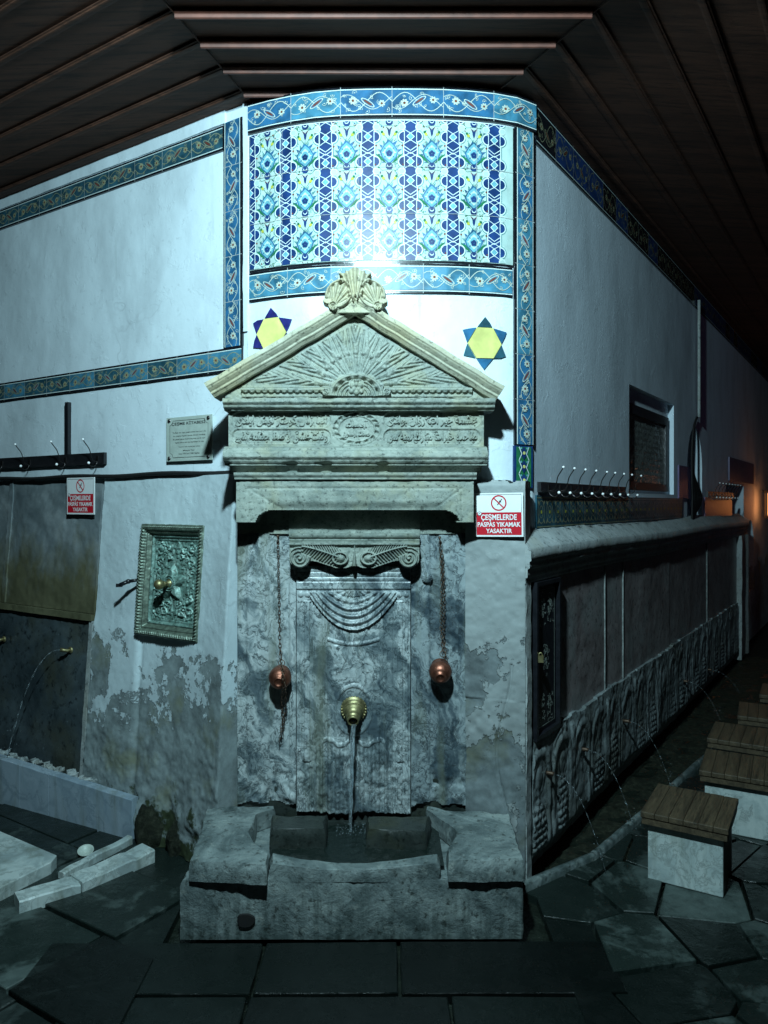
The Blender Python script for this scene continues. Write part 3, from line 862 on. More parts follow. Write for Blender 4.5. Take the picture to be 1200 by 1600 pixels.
mb = MB(); top = lambda U: .572 + .012 * vn(U, U * 0, .35, 3) + .012 * vn(U, U * 0, .07, 5)
mb.relief(RL, .072, 5.2, 0.0, .60, .0085, dado, mask=lambda U, V: V < top(U), depth=.06)
mesh('carved_dado', mb, M['carved_low'], building)

# --- blue tile bands --------------------------------------------------------------
FM = [M['blackglaze'], M['linew'], M['cobalt'], M['azure'], M['cream'], M['brown'], M['grout'], M['slate'], M['tan'], M['navy']]
def floral_band(mb, at, L, wd, tile, base=(2, 3), ink=4, flip=0, w0=.008, seed=0):
    """at(a, b) -> frame coords; a runs along the band 0..L, b across 0..wd"""
    rs = random.Random(seed)
    class FR:
        pt = staticmethod(lambda u, v, w=0.0: at(u, v, w))
    n = max(1, int(round(L / tile))); t = L / n
    mb.fbox(FR, 0, L, 0, wd, 0, w0 - .0015, 0, nu=n * 2)
    for i in range(n):
        a0 = i * t; g = .0012
        b = rs.choice(base)
        for q in range(2):
            x0 = a0 + g + (t - 2 * g) * q / 2; x1 = a0 + g + (t - 2 * g) * (q + 1) / 2
            mb.poly(FR, [(x0, .015), (x1, .015), (x1, wd - .015), (x0, wd - .015)], w0, b)
            for e in (.009, wd - .014):
                mb.poly(FR, [(x0, e), (x1, e), (x1, e + .004), (x0, e + .004)], w0 + .0005, 1)
        if i:
            mb.poly(FR, [(a0 - .0012, 0), (a0 + .0012, 0), (a0 + .0012, wd), (a0 - .0012, wd)], w0 + .0006, 6)
        c = wd / 2; A = (wd - .036) * .42
        xs = np.linspace(0, t - .002, 18)
        ph = 0 if (i + flip) % 2 else math.pi
        mb.ribbon(FR, np.stack([a0 + .001 + xs, c + A * np.sin(xs / t * 2 * np.pi + ph)], 1), .0032, w0 + .0008, ink)
        mb.ribbon(FR, np.stack([a0 + .001 + xs, c - A * .8 * np.sin(xs / t * 2 * np.pi + ph + .8)], 1), .0026, w0 + .0008, ink)
        def rosette(x, y, r):
            for k in range(8):
                an = k * math.pi / 4 + .3
                mb.disc(FR, x + r * .62 * math.cos(an), y + r * .62 * math.sin(an), r * .36, w0 + .0012, ink, 7, r * .24, an)
            mb.disc(FR, x, y, r * .30, w0 + .0016, 5, 7)
        s_ = 1 if (i + flip) % 2 else -1
        rosette(a0 + t * .24, c - s_ * A * .15, .0180)
        rosette(a0 + t * .80, c + s_ * A * .2, .0160)
        # curled saz leaf with a red-brown heart
        x, y, an = a0 + t * .53, c + s_ * A * .1, s_ * .6
        mb.disc(FR, x, y, .034, w0 + .0011, ink, 12, .0105, an); mb.disc(FR, x, y, .029, w0 + .0014, base[0], 12, .0072, an); mb.disc(FR, x, y, .022, w0 + .0017, 5, 10, .0042, an)
        for k in range(12):
            xx = a0 + t * (.05 + .9 * rs.random()); yy = c + (rs.random() - .5) * 2 * A * 1.05; an = rs.random() * 6.28
            mb.ribbon(FR, arc(xx, yy, .006 + .004 * rs.random(), math.degrees(an), math.degrees(an) + 200, 7), .0018, w0 + .0010, ink)
            mb.disc(FR, xx, yy, .0042, w0 + .0012, ink, 6, .0022, an)
def horiz(fr, u0, v0): return lambda a, b, w=0.0: fr.pt(np.asarray(a) + u0, np.asarray(b) + v0, w)
def vert(fr, u0, v0): return lambda a, b, w=0.0: fr.pt(np.asarray(b) + u0, np.asarray(a) + v0, w)

cz = lambda py, px=600: CW.hit(px, py)[1]
cu = lambda px: CW.hit(px, 300)[0]
# top band of the corner, slightly proud, stopping at the arris
mb = MB(); bl = cu(391); br = cu(833) + .004
floral_band(mb, horiz(CW, bl, 3.155), br - bl, .128, .20, seed=2, w0=.020)
mesh('corner_top_tile_band', mb, FM, building)
mb = MB(); b1 = cu(799)
floral_band(mb, horiz(CW, bl, 2.425), b1 - bl, .125, .195, base=(3, 3), seed=5, w0=.010)
mesh('corner_lower_tile_band', mb, FM, building)
mb = MB()
floral_band(mb, vert(CW, cu(802), 1.80), 3.15 - 1.80, cu(833) - cu(802) - .002, .20, base=(2, 2, 3), seed=9, w0=.014)
mesh('corner_upright_tile_band', mb, FM, building)
# odd replacement tile at the foot of the upright band
mb = MB(); pu0, pu1_ = cu(801), cu(829); wv = pu1_ - pu0
mb.fbox(CW, pu0, pu1_, 1.615, 1.795, 0, .012, 0)
mb.poly(CW, [(pu0 + .01, 1.62), (pu1_ - .012, 1.62), (pu1_ - .012, 1.79), (pu0 + .01, 1.79)], .0128, 1)
for k in range(3):
    y = 1.648 + k * .058; x = (pu0 + pu1_) / 2 - .002
    mb.poly(CW, [(x, y - .028), (x + .022, y), (x, y + .028), (x - .022, y)], .0134, 2)
    mb.ribbon(CW, [(x - .026, y - .03), (x - .012, y - .004), (x - .026, y + .026)], .004, .0142, 3)
    mb.ribbon(CW, [(x + .026, y - .03), (x + .012, y - .004), (x + .026, y + .026)], .004, .0142, 3)
    mb.disc(CW, x, y, .007, .0148, 4); mb.disc(CW, x - .016, y + .02, .005, .0148, 5); mb.disc(CW, x + .016, y + .02, .005, .0148, 5)
mesh('replacement_tile', mb, [M['navy'], M['green'], M['navy'], M['linew'], M['yellow'], M['turq']], building)

# left wall bands
lu = lambda px, py=300: LW.hit(px, py)[0]
vb0, vb1 = lu(352), lu(381)
bz1 = LW.hit(348, 197)[1]; bz0 = bz1 - .115
lz1 = LW.hit(355, 545)[1]; lz0 = lz1 - .105
mb = MB(); floral_band(mb, horiz(LW, -3.5, bz0), 3.5 + vb0 - .004, .110, .20, base=(7, 7), ink=8, seed=11, w0=.012)
mesh('left_top_tile_band', mb, FM, building)
mb = MB(); floral_band(mb, horiz(LW, -3.5, lz0), 3.5 + vb1 - .002, .105, .20, base=(3, 7), ink=8, seed=12, w0=.012)
mesh('left_lower_tile_band', mb, FM, building)
mb = MB(); floral_band(mb, vert(LW, vb0, lz1 + .002), bz1 - lz1, vb1 - vb0, .20, base=(2, 2), ink=4, seed=13, w0=.013)
mesh('left_upright_tile_band', mb, FM, building)
# raised white margin beside it, up to the arris
mb = MB(); mb.relief(LW, vb1 + .006, .004, 2.30, ZC - .005, .02, lambda U, V: .012 + rough(U, V, .003, .03, 8), depth=.02)
mb.relief(LW, -3.5, vb0 + .005, bz1 + .003, bz1 + .075, .03, lambda U, V: .010 + rough(U, V, .003, .03, 28), depth=.02)
mesh('plaster_margin', mb, M['plaster'], building)

# right wall: dark band under the eave, and strip of patterned tiles above the ledge
mb = MB(); floral_band(mb, horiz(RW, .02, ZC - .178), 7.8, .17, .23, base=(0, 9), ink=8, seed=15, w0=.010)
mesh('right_top_tile_band', mb, FM, building)
mb = MB()
for i in range(15):
    a = .03 + i * .2; b = a + .198; v0, v1 = 1.436, 1.585
    if b > 3.0: break
    mb.fbox(RW, a, b, v0, v1, 0, .008, 0)
    ink = 1 if i < 7 else 3
    for q in range(2):
        x = a + .05 + q * .099; y = (v0 + v1) / 2
        for r_ in (.020, .038): mb.ribbon(RW, arc(x, y, r_, 0, 360, 13, r_ * 1.35), .004, .0088, ink)
        mb.disc(RW, x, y, .009, .0092, 2, 8)
        for k in range(4):
            an = k * math.pi / 2 + math.pi / 4
            mb.disc(RW, x + .045 * math.cos(an), y + .058 * math.sin(an), .016, .0090, ink, 8, .006, an)
    for e in (v0 + .006, v1 - .014):
        mb.poly(RW, [(a, e), (b, e), (b, e + .005), (a, e + .005)], .0086, ink)
mesh('patterned_tile_strip', mb, [M['slate'], M['tan'], M['olive'], M['panel_grey']], building)
mb = MB()
mb.fbox(RW, 3.66, 4.98, 1.40, 1.60, 0, .008, 0)
mesh('patterned_tile_strip', mb, [M['violet_panel']], building)
mb = MB(); a = rh(1059, 750)[0]; b = rh(1077, 750)[0]; mb.fbox(RW, a, b, 1.585, 1.83, 0, .010, 0)
mesh('violet_wall_panel', mb, M['violet_panel'], building)
mb = MB(); a = rh(1138, 750)[0]; b = rh(1176, 750)[0]; mb.fbox(RW, a, b, 1.77, 2.00, 0, .012, 0)
mesh('violet_wall_panel', mb, M['violet_panel'], building)

# --- the large patterned tile panel
PM = [M['pale'], M['navy'], M['linew'], M['teal'], M['turq'], M['olive'], M['brown'], M['green'], M['cobalt'], M['blackglaze'], M['grout']]
mb = MB()
z0, z1 = 2.562, 3.148
ul = cu(392); ur = cu(800)
mb.fbox(CW, ul - .006, ur + .004, z0 - .008, z1, 0, .004, 9, nu=40)
mb.fbox(CW, ul, ur, z0, z1, .0, .0075, 0, nu=40)
pitch = .1775; per = .184
uc = cu(575)
def clipband(pts):
    """clip a convex polygon to the panel rectangle"""
    def cl(p, ax, lim, keep_less):
        out = []
        for i in range(len(p)):
            a, b = p[i], p[(i + 1) % len(p)]
            ia = (a[ax] <= lim) if keep_less else (a[ax] >= lim); ib = (b[ax] <= lim) if keep_less else (b[ax] >= lim)
            if ia: out.append(a)
            if ia != ib:
                t = (lim - a[ax]) / (b[ax] - a[ax]); out.append((a[0] + (b[0] - a[0]) * t, a[1] + (b[1] - a[1]) * t))
        return out
    for ax, lim, kl in ((0, ul + .002, False), (0, ur - .002, True), (1, z0 + .002, False), (1, z1 - .002, True)):
        pts = cl(pts, ax, lim, kl)
        if len(pts) < 3: return None
    return pts
def pp_(pts, lay, mi):
    p = clipband([tuple(map(float, q)) for q in pts])
    if p: mb.poly(CW, p, .0078 + lay * .0005, mi)
def pd_(u, v, r, lay, mi, n=14, ry=None, ang=0.0):
    a = np.linspace(0, 2 * np.pi, n, endpoint=False); x = r * np.cos(a); y = (ry or r) * np.sin(a); c, q = math.cos(ang), math.sin(ang)
    pp_(np.stack([u + x * c - y * q, v + x * q + y * c], 1), lay, mi)
def pr_(pts, wd, lay, mi):
    p = np.array(pts, float); t = np.gradient(p, axis=0); t /= np.maximum(np.linalg.norm(t, axis=1), 1e-9)[:, None]
    nn = np.stack([-t[:, 1], t[:, 0]], 1) * wd / 2
    for i in range(len(p) - 1):
        pp_([p[i] + nn[i], p[i] - nn[i], p[i + 1] - nn[i + 1], p[i + 1] + nn[i + 1]], lay, mi)
def chain(u, vtop):
    for k in range(-1, 4):
        v = vtop - k * per
        lobes = (v, v - per * .565)
        # silhouettes: teal line, white line, navy field
        for gap, lay, mi in ((.0085, 1, 3), (.0048, 2, 2), (0.0, 3, 1)):
            pp_([(u - .0265 - gap, v - per), (u + .0265 + gap, v - per), (u + .0265 + gap, v), (u - .0265 - gap, v)], lay, mi)
            for lv in lobes:
                for sx in (-1, 1): pd_(u + sx * .0285, lv, .0195 + gap, lay, mi, 16)
        # concave waist between the second lobe of a group and the first of the next
        wv_ = (lobes[1] + (v - per)) / 2
        for sx in (-1, 1):
            pd_(u + sx * .035, wv_, .0150, 4, 2, 12); pd_(u + sx * .0365, wv_, .0115, 5, 0, 12); pp_([(u + sx * .0275, wv_ - .0155), (u + sx * .046, wv_ - .0155), (u + sx * .046, wv_ + .0155), (u + sx * .0275, wv_ + .0155)], 5, 0) if 0 else None
        for lv in lobes:
            pr_([(u - .0255, lv - .024), (u - .0255, lv + .024)], .0028, 5, 2); pr_([(u + .0255, lv - .024), (u + .0255, lv + .024)], .0028, 5, 2)
            q = .0175
            pp_([(u, lv - q), (u + q, lv), (u, lv + q), (u - q, lv)], 5, 2); q = .0132
            pp_([(u, lv - q), (u + q, lv), (u, lv + q), (u - q, lv)], 6, 4)
            pr_([(u - .0265, lv + .030), (u, lv + .014), (u + .0265, lv + .030)], .0028, 5, 2)
            pr_([(u - .0265, lv - .030), (u, lv - .014), (u + .0265, lv - .030)], .0028, 5, 2)
        g0 = v; g1 = lobes[1]
        m_ = (g0 + g1) / 2
        pr_([(u - .0255, m_ + .012), (u, m_ - .006), (u + .0255, m_ + .012)], .0032, 5, 2)
        pr_([(u - .0265, m_ - .002), (u + .0, m_ - .019), (u + .0265, m_ - .002)], .0030, 5, 2)
        pr_([(u - .0265, m_ - .030), (u, m_ - .014), (u + .0265, m_ - .030)], .0030, 5, 2)
def palmette(u0_, vtop):
    S_ = 1.16
    for k in range(-1, 4):
        v0_ = vtop - k * per
        u = 0.0; v = 0.0
        def pp_(pts, lay, mi): globals()['pp_']([(u0_ + x * S_, v0_ + y * (1.0 + (S_ - 1) * .5)) for x, y in pts], lay, mi)
        def pd_(x, y, r, lay, mi, n=14, ry=None, ang=0.0): globals()['pd_'](u0_ + x * S_, v0_ + y, r * S_, lay, mi, n, ry * S_ if ry else None, ang)
        def pr_(pts, wd, lay, mi): globals()['pr_']([(u0_ + x * S_, v0_ + y) for x, y in pts], wd, lay, mi)
        rs = random.Random(int(k * 7 + u0_ * 100))
        # spiky rim
        for a_ in range(14):
            an = math.radians(-150 + a_ * 300 / 13 + 90)
            rx, ry = .033, .041
            cx, cy = u + rx * math.cos(an) * (1 - .12 * abs(math.sin(an))), v + ry * math.sin(an)
            tx, ty = u + (rx + .013) * math.cos(an - .12), v + (ry + .011) * math.sin(an) + .006
            nx, ny = -math.sin(an) * .006, math.cos(an) * .006
            pp_([(cx + nx, cy + ny), (cx - nx, cy - ny), (tx, ty)], 1, 8 if a_ % 2 else 3)
        out = [(u, v + .050), (u + .020, v + .030), (u + .034, v + .004), (u + .026, v - .020), (u, v - .046), (u - .026, v - .020), (u - .034, v + .004), (u - .020, v + .030)]
        pp_(out, 2, 8)
        pp_([(u + (x - u) * .86, v + (y - v) * .86) for x, y in out], 3, 4)
        pp_([(u + (x - u) * .62, v + (y - v) * .62) for x, y in out], 4, 0)
        pp_([(u + (x - u) * .46, v + (y - v) * .46) for x, y in out], 5, 4)
        for a_ in range(5): pd_(u + .0065 * math.cos(a_ * 1.257 + .3), v - .004 + .0075 * math.sin(a_ * 1.257 + .3), .0058, 6, 1, 7)
        for a_ in range(8):
            an = a_ * math.pi / 4; pd_(u + .021 * math.cos(an), v + .024 * math.sin(an), .0042, 6, 8 if a_ % 2 else 2, 6, .002, an)
        # base bulb, crescent, red calyx
        pd_(u, v - .056, .0135, 3, 1, 12); pd_(u, v - .052, .008, 4, 2, 10); pd_(u, v - .0495, .007, 5, 1, 10)
        for sx in (-1, 1):
            pp_([(u, v - .079), (u + sx * .013, v - .068), (u + sx * .006, v - .083)], 3, 6)
            # green side leaves
            pp_([(u + sx * .008, v - .043), (u + sx * .032, v - .026), (u + sx * .050, v - .002), (u + sx * .026, v - .016)], 2, 7)
            # yellow buds on stems
            pr_([(u + sx * .003, v + .052), (u + sx * .012, v + .066), (u + sx * .022, v + .080)], .0018, 2, 7)
            pd_(u + sx * .021, v + .078, .0075, 4, 5, 8, .0055, sx * .9); pd_(u + sx * .026, v + .086, .0050, 5, 7, 7)
            for q in range(5):
                xx = u + sx * (.020 + .026 * rs.random()); yy = v - .055 - .040 * rs.random()
                pd_(xx, yy, .0038, 3, rs.choice((6, 7, 7, 8)), 6, .0020, rs.random() * 3)
            pr_([(u + sx * .004, v - .070), (u + sx * .026, v - .074), (u + sx * .040, v - .056)], .0014, 2, 7)
            pd_(u + sx * .047, v + .030, .004, 3, 6, 6); pd_(u + sx * .050, v - .050, .0035, 3, 6, 6)
        # blue tulip
        pp_([(u - .0075, v + .098), (u, v + .088), (u + .0075, v + .098), (u + .004, v + .072), (u, v + .062), (u - .004, v + .072)], 3, 1)
        pr_([(u, v + .064), (u, v + .050)], .002, 2, 7)
vt = cz(215)
for k in range(-3, 4):
    chain(uc + k * pitch, vt)
for k in range(-3, 4):
    palmette(uc + (k - .5) * pitch, cz(240))
rs = random.Random(77)      # joints between the tiles, each a little different, and fine sprigs filling the ground
for i in range(1, 7):
    x = ul + (ur - ul) * i / 7
    pr_([(x, z0 + .002), (x + .0006, z1 - .002)], .0016, 12, 10)
for j in (1, 2):
    y = z0 + (z1 - z0) * j / 3
    for i in range(14): pr_([(ul + (ur - ul) * i / 14, y), (ul + (ur - ul) * (i + 1) / 14, y + .0004)], .0016, 12, 10)
for k in range(-3, 4):
    for q in range(60):
        x = uc + (k - .5) * pitch + rs.choice((-1, 1)) * rs.uniform(.014, .046); y = rs.uniform(z0, z1)
        pd_(x, y, .0036, 1, rs.choice((3, 7, 7, 8, 6)), 6, .0018, rs.random() * 3)
        if q % 3 == 0: pr_(arc(x, y, .007, rs.random() * 360, rs.random() * 360 + 90, 5), .0014, 1, 7)
mesh('patterned_tile_panel', mb, PM, building)

# --- star tiles
def star(px, py, r, mats, name, label=None, tilt=0.0):
    u, v = CW.hit(px, py); m = MB()
    hexa = [(u + r * math.cos(math.radians(60 * k + tilt)), v + r * math.sin(math.radians(60 * k + tilt))) for k in range(6)]
    jr = random.Random(px)
    hexa = [(a + jr.uniform(-.003, .003), b + jr.uniform(-.003, .003)) for a, b in hexa]
    m.prism(CW, hexa, 0, .010, 0)
    for k in range(6):
        a = hexa[k]; b = hexa[(k + 1) % 6]
        an = math.radians(60 * k + 30 + tilt); tip = (u + r * 1.62 * math.cos(an), v + r * 1.62 * math.sin(an))
        q = .95
        pts = [(a[0] * q + tip[0] * (1 - q), a[1] * q + tip[1] * (1 - q)), tip, (b[0] * q + tip[0] * (1 - q), b[1] * q + tip[1] * (1 - q))]
        e1, e2 = jr.uniform(.3, .7), jr.uniform(.3, .7); cj = jr.uniform(.0, .012)
        mid1 = (pts[0][0] * (1 - e1) + tip[0] * e1 + jr.uniform(-cj, cj) * .4, pts[0][1] * (1 - e1) + tip[1] * e1 + jr.uniform(-cj, cj) * .4)
        tipc = (tip[0] * .93 + u * .07 + jr.uniform(-.004, .004), tip[1] * .93 + v * .07 + jr.uniform(-.004, .004))
        pts = [pts[0], mid1, tipc, pts[2]]
        m.prism(CW, pts, 0, .0075, 1 + (k % 2))
    return mesh(name, m, mats, building, label=label)
star(425, 521, .073, [M['yellow'], M['violet'], M['violet']], 'star_tile', 'six-pointed star tile of yellow and violet blue')
star(757, 537, .073, [M['yellow'], M['cobalt'], M['slate']], 'star_tile', 'six-pointed star tile of yellow and chipped mottled blue')

# --- wooden eave: three fields of lapped boards mitred at the corner
eave = mesh('eave_boards', (lambda m: m)(MB().add([(-9, -1.0, ZC + .10), (9, -1.0, ZC + .10), (9, 13, ZC + .10), (-9, 13, ZC + .10)], [(0, 1, 2, 3)])), M['board'], building)
def row(k):
    """corner points of offset line k: far left, left mitre, right mitre, far right"""
    dF = 2.97 - .17 * k; dl = .237 + .17 * k; dr = .06 + .17 * k
    ql = L0[:2] + nL[:2] * dl; qr = R0[:2] + nR[:2] * dr
    tl = (dF - ql[1]) / dL[1]; tr = (dF - qr[1]) / dR[1]
    ml = ql + dL[:2] * tl; mr = qr + dR[:2] * tr
    return ml + dL[:2] * 6.5, ml, mr, mr + dR[:2] * 9.5
rows = [row(k) for k in range(-2, 12)]
sides = [MB(), MB(), MB()]
for a, b in zip(rows[:-1], rows[1:]):
    for i in range(3):
        p0, p1, q0, q1 = a[i], a[i + 1], b[i], b[i + 1]
        # board laps: the outer edge hangs a little lower
        z_in, z_out = ZC + .010, ZC - .002
        v = [(*p0, z_in), (*p1, z_in), (*q1, z_out), (*q0, z_out), (*q0, z_in + .02), (*q1, z_in + .02)]
        sides[i].add(v, [(0, 1, 2, 3), (3, 2, 5, 4)])
for s_, nm in zip(sides, ('left_eave_field', 'middle_eave_field', 'right_eave_field')):
    mesh('board_field', s_, M['board'], eave)
for k, r in enumerate(rows[1:]):
    for i in range(3):
        m = MB(); p, q = np.array(r[i]), np.array(r[i + 1]); d = q - p; L = np.linalg.norm(d); d = d / L
        nn = np.array([d[1], -d[0]])
        fr = Flat((*p, ZC), (*d, 0), (*nn, 0))
        sc_ = 1.0 if i == 1 else .30
        pr = [(-.012, .0), (-.012, -.012), (-.004, -.020), (.006, -.024), (.012, -.022), (.014, -.010), (.020, -.006), (.020, .004)]
        pr = [(x, z_ * sc_) for x, z_ in pr]
        nseg = 8
        us = np.linspace(0, L, nseg + 1)
        U = np.broadcast_to(us, (len(pr), nseg + 1)); prr = np.array(pr)
        Wb = np.broadcast_to(prr[:, :1], U.shape) + .0015 * np.sin(U * 3 + k); Vb = np.broadcast_to(prr[:, 1:], U.shape) + .0015 * np.sin(U * 2.3 + k * 2)
        m.grid(fr.pt(U, Vb, Wb), 0, False)
        mesh('batten', m, M['batten'] if i == 1 else M['board'], eave)
# hip strips over the mitres
for i in (1, 2):
    m = MB(); pts = [(*r[i], ZC - .004) for r in rows]
    m.tube(pts, .004, 0, 5)
    mesh('hip_strip', m, M['board'], eave)

# =================================================================== the carved wall fountain
YS, YF, YC, YL = 3.055, 2.985, 2.945, 2.935      # slab, frieze, cornices, lintel planes
fountain = thing('wall_fountain', 'carved grey stone fountain with a pedimented top, inscription and water basin', 'fountain', (-.05, 3.0, 0))
FS = front(YS)
def R2(py, Y): return fz(py, Y)

# --- back slab with drape and pilasters (centre)
su0, su1 = fx(464, YS), fx(641, YS)
sz0, sz1 = fz(1275, YS), fz(884, YS)
scx = (su0 + su1) / 2
def slab_h(U, V):
    x = U - scx; w = np.zeros(U.shape)
    # head mouldings
    for py in (893, 901, 908):
        w -= .004 * np.exp(-((V - fz(py, YS)) / .0022) ** 2)
    w += .006 * (V > fz(920, YS))
    for s_ in (-1, 1):
        for px in (218, 190):
            w += ridge(np.hypot(x - s_ * px / 1000., V - fz(928, YS)), .013, .008)
        # pilaster fillets
        for d, a in ((.229, .007), (.217, .005), (.205, .007), (.178, .009), (.165, .006), (.125, .006), (.112, .005)):
            w -= a * np.exp(-((x - s_ * d) / .0022) ** 2) * (V < fz(940, YS)) * (np.abs(x) > .1)
        w += .006 * ss(np.abs(x - s_ * .192), .018, .013) * (V < fz(938, YS)) * (V > .48)
    # draped swag: nested catenary folds
    yt = fz(925, YS)
    sag = .155
    q = (yt - V) / sag + (x / .175) ** 2 * .85
    m = (q > .12) & (q < 1.0) & (np.abs(x) < .178) & (V < yt)
    w = np.where(m, w + .010 * ss(q, .1, .4) + .0055 * np.sin(q * 2 * np.pi * 5.2 + np.sin(x * 14) * .5), w)
    # fan of folds within the swag
    m2 = (q <= .35) & (V < yt) & (np.abs(x) < .12)
    th = np.arctan2(yt + .03 - V, x)
    w = np.where(m2, w + .004 * np.cos(th * 18), w)
    # second, lower ribbon and hanging garlands
    q2 = (yt - .19 - V) / .03 + (x / .14) ** 2 * 1.2
    w += ridge(np.abs(q2 - .8) * .03, .008, .006) * (np.abs(x) < .11)
    for s_ in (-1, 1):
        g = np.abs(x - s_ * (.085 + .02 * np.sin((V - 1) * 17)))
        w += ridge(g, .012, .0032) * ((V > .72) & (V < yt - .22)) * (1 + .25 * np.sin(V * 230 + x * 60))
        w += ridge(np.abs(x - s_ * .045 - s_ * .02 * np.sin(V * 25)), .006, .004) * ((V > .85) & (V < 1.05))
    # drop-shaped cartouche round the spout
    cy = fz(1108, YS)
    e = np.hypot(x / .075, (V - cy + .0) / .10)
    w += ridge(np.abs(e - 1) * .08, .007, .005) * (V > cy - .12)
    # reeded and eroded foot
    low = ss(V, .66, .52)
    w += low * (.006 * np.cos(x * 190) * (np.abs(x) < .16) + rough(U, V, .006, .022, 31))
    w += ridge(np.abs(V - .56 - .012 * np.cos(x * 60)), .010, .006) * (np.abs(x) < .13)
    w += rough(U, V, .0014, .016, 33) + rough(U, V, .003, .06, 39)
    return w + .012
mb = MB(); mb.relief(FS, su0, su1, sz0, sz1, .0026, slab_h, mask=lambda U, V: V > sz0 + .02 + .014 * vn(U, U * 0, .05, 3) , depth=.05)
mesh('back_slab', mb, M['marble'], fountain)
# side slabs
def side_slab(px0, px1, seed, mat, lines):
    u0, u1 = fx(px0, YS), fx(px1, YS)
    def h(U, V):
        w = rough(U, V, .0025, .02, seed) + rough(U, V, .003, .07, seed + 4)
        for px, a in lines: w += a * ss(U, fx(px, YS) - .002, fx(px, YS) + .002)
        return w + rough(U, V, .012, .03, seed + 2) * ss(V, .5, .38)
    m = MB(); m.relief(FS, u0, u1, fz(1262, YS), fz(833, YS), .005, h, mask=lambda U, V: V > fz(1256, YS) + .03 * vn(U, U * 0, .05, seed), depth=.30)
    mesh('side_slab', m, mat, fountain)
side_slab(371, 462.5, 51, M['marble'], ((386, .007), (420, -.009), (428, -.004), (452, .010)))
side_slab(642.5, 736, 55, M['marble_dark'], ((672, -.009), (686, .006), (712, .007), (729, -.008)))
# small daisy rosette on the right slab
m = MB(); fr = front(YS - .010); ru, rv = fx(667, YS), fz(902, YS)
m.relief(fr, ru - .022, ru + .022, rv - .022, rv + .022, .0015, lambda U, V: ridge(np.hypot(U - ru, V - rv), .023, .010) * (1 + .35 * np.cos(np.arctan2(V - rv, U - ru) * 14)), mask=lambda U, V: np.hypot(U - ru, V - rv) < .0215, depth=.01)
mesh('rosette', m, M['marble_dark'], fountain)
# header panel between the lintel and the capital; corbel blocks at both sides
mb = MB(); fh = front(YS - .010)
mb.relief(fh, fx(452, YS), fx(656, YS), fz(836, YS), fz(780, YS), .006, lambda U, V: rough(U, V, .002, .02, 3), depth=.06)
for a, b in ((371, 452), (656, 738)):
    mb.relief(fh, fx(a, YS) + .001, fx(b, YS) - .001, fz(834, YS), fz(780, YS), .006, lambda U, V: -.006 + rough(U, V, .002, .02, 5), depth=.30)
mesh('header_panel', mb, M['carved'], fountain)
mb = MB(); fm = front(YS - .030)
mb.relief(fm, fx(454, YS), fx(655, YS), fz(849, YS), fz(833, YS), .003, lambda U, V: .016 * ss(V, fz(847, YS), fz(835, YS)) - .006 * np.exp(-((V - fz(841, YS)) / .0025) ** 2) + rough(U, V, .003, .015, 3), depth=.06)
mesh('moulding', mb, M['carved'], fountain)

# --- scrolled capital
YV = YS - .045
vu0, vu1, vz0, vz1 = fx(453, YV), fx(655, YV), fz(887, YV), fz(848, YV)
vc = (vu0 + vu1) / 2; vr = .043
def cap_mask(U, V):
    x = np.abs(U - vc); hw = (vu1 - vu0) / 2
    scroll = np.hypot(x - (hw - vr), V - (vz0 + vr)) < vr
    body = (V > vz0 + .012 + .016 * ss(x, .10, .17) - .018 * np.exp(-((x - .055) / .035) ** 2)) & (x < hw - vr)
    upper = (V > vz0 + vr) & (x < hw)
    return scroll | body | upper
def cap_h(U, V):
    x = np.abs(U - vc); hw = (vu1 - vu0) / 2
    dx = x - (hw - vr); dy = V - (vz0 + vr)
    r = np.hypot(dx, dy); a = np.arctan2(dy, dx)
    sp = .5 + .5 * np.cos((r / .0155 + a / (2 * np.pi)) * 2 * np.pi)
    w = np.where((r < vr) , .030 + .012 * sp + .010 * np.exp(-(r / .008) ** 2), .012)
    # acanthus leaf sweeping from the scroll to the middle
    s = np.clip((hw - vr * 1.3 - x) / (hw - vr * 1.3 - .035), 0, 1)
    mid = vz1 - .014 - .055 * s ** 1.3
    d = V - mid
    lw = .030 + .012 * np.sin(s * 3.1)
    leaf = (np.abs(d) < lw) & (x < hw - vr * 1.15) & (x > .055)
    rib = np.cos((d * np.sign(d) * 1.3 + s * .34) / .0135 * 2 * np.pi * .6)
    w = np.where(leaf, .020 + .012 * rib * ss(np.abs(d), .001, .007) + .014 * np.exp(-(d / .004) ** 2) - .010 * np.abs(d) / lw, w)
    # eggs either side of the dart
    e = np.hypot((x - .058) / .030, (V - (vz0 + .040)) / .024)
    w = np.maximum(w, .034 * np.sqrt(np.clip(1 - (e / .75) ** 2, 0, 1)) * (e < .75)); w = np.maximum(w, .012 + ridge(np.abs(e - 1.0) * .03, .006, .018))
    w = np.maximum(w, .010 + ridge(x, .009 * ss(V, vz1, vz0), .026))
    w = np.maximum(w, .010 + ridge(np.hypot(x, V - vz0 - .016), .010, .02))
    w = np.maximum(w, (V > vz1 - .008) * .026)
    return w + rough(U, V, .0022, .012, 9)
mb = MB(); mb.relief(front(YV), vu0, vu1, vz0, vz1, .0022, cap_h, mask=cap_mask, depth=.04)
mesh('scrolled_capital', mb, M['carved'], fountain)

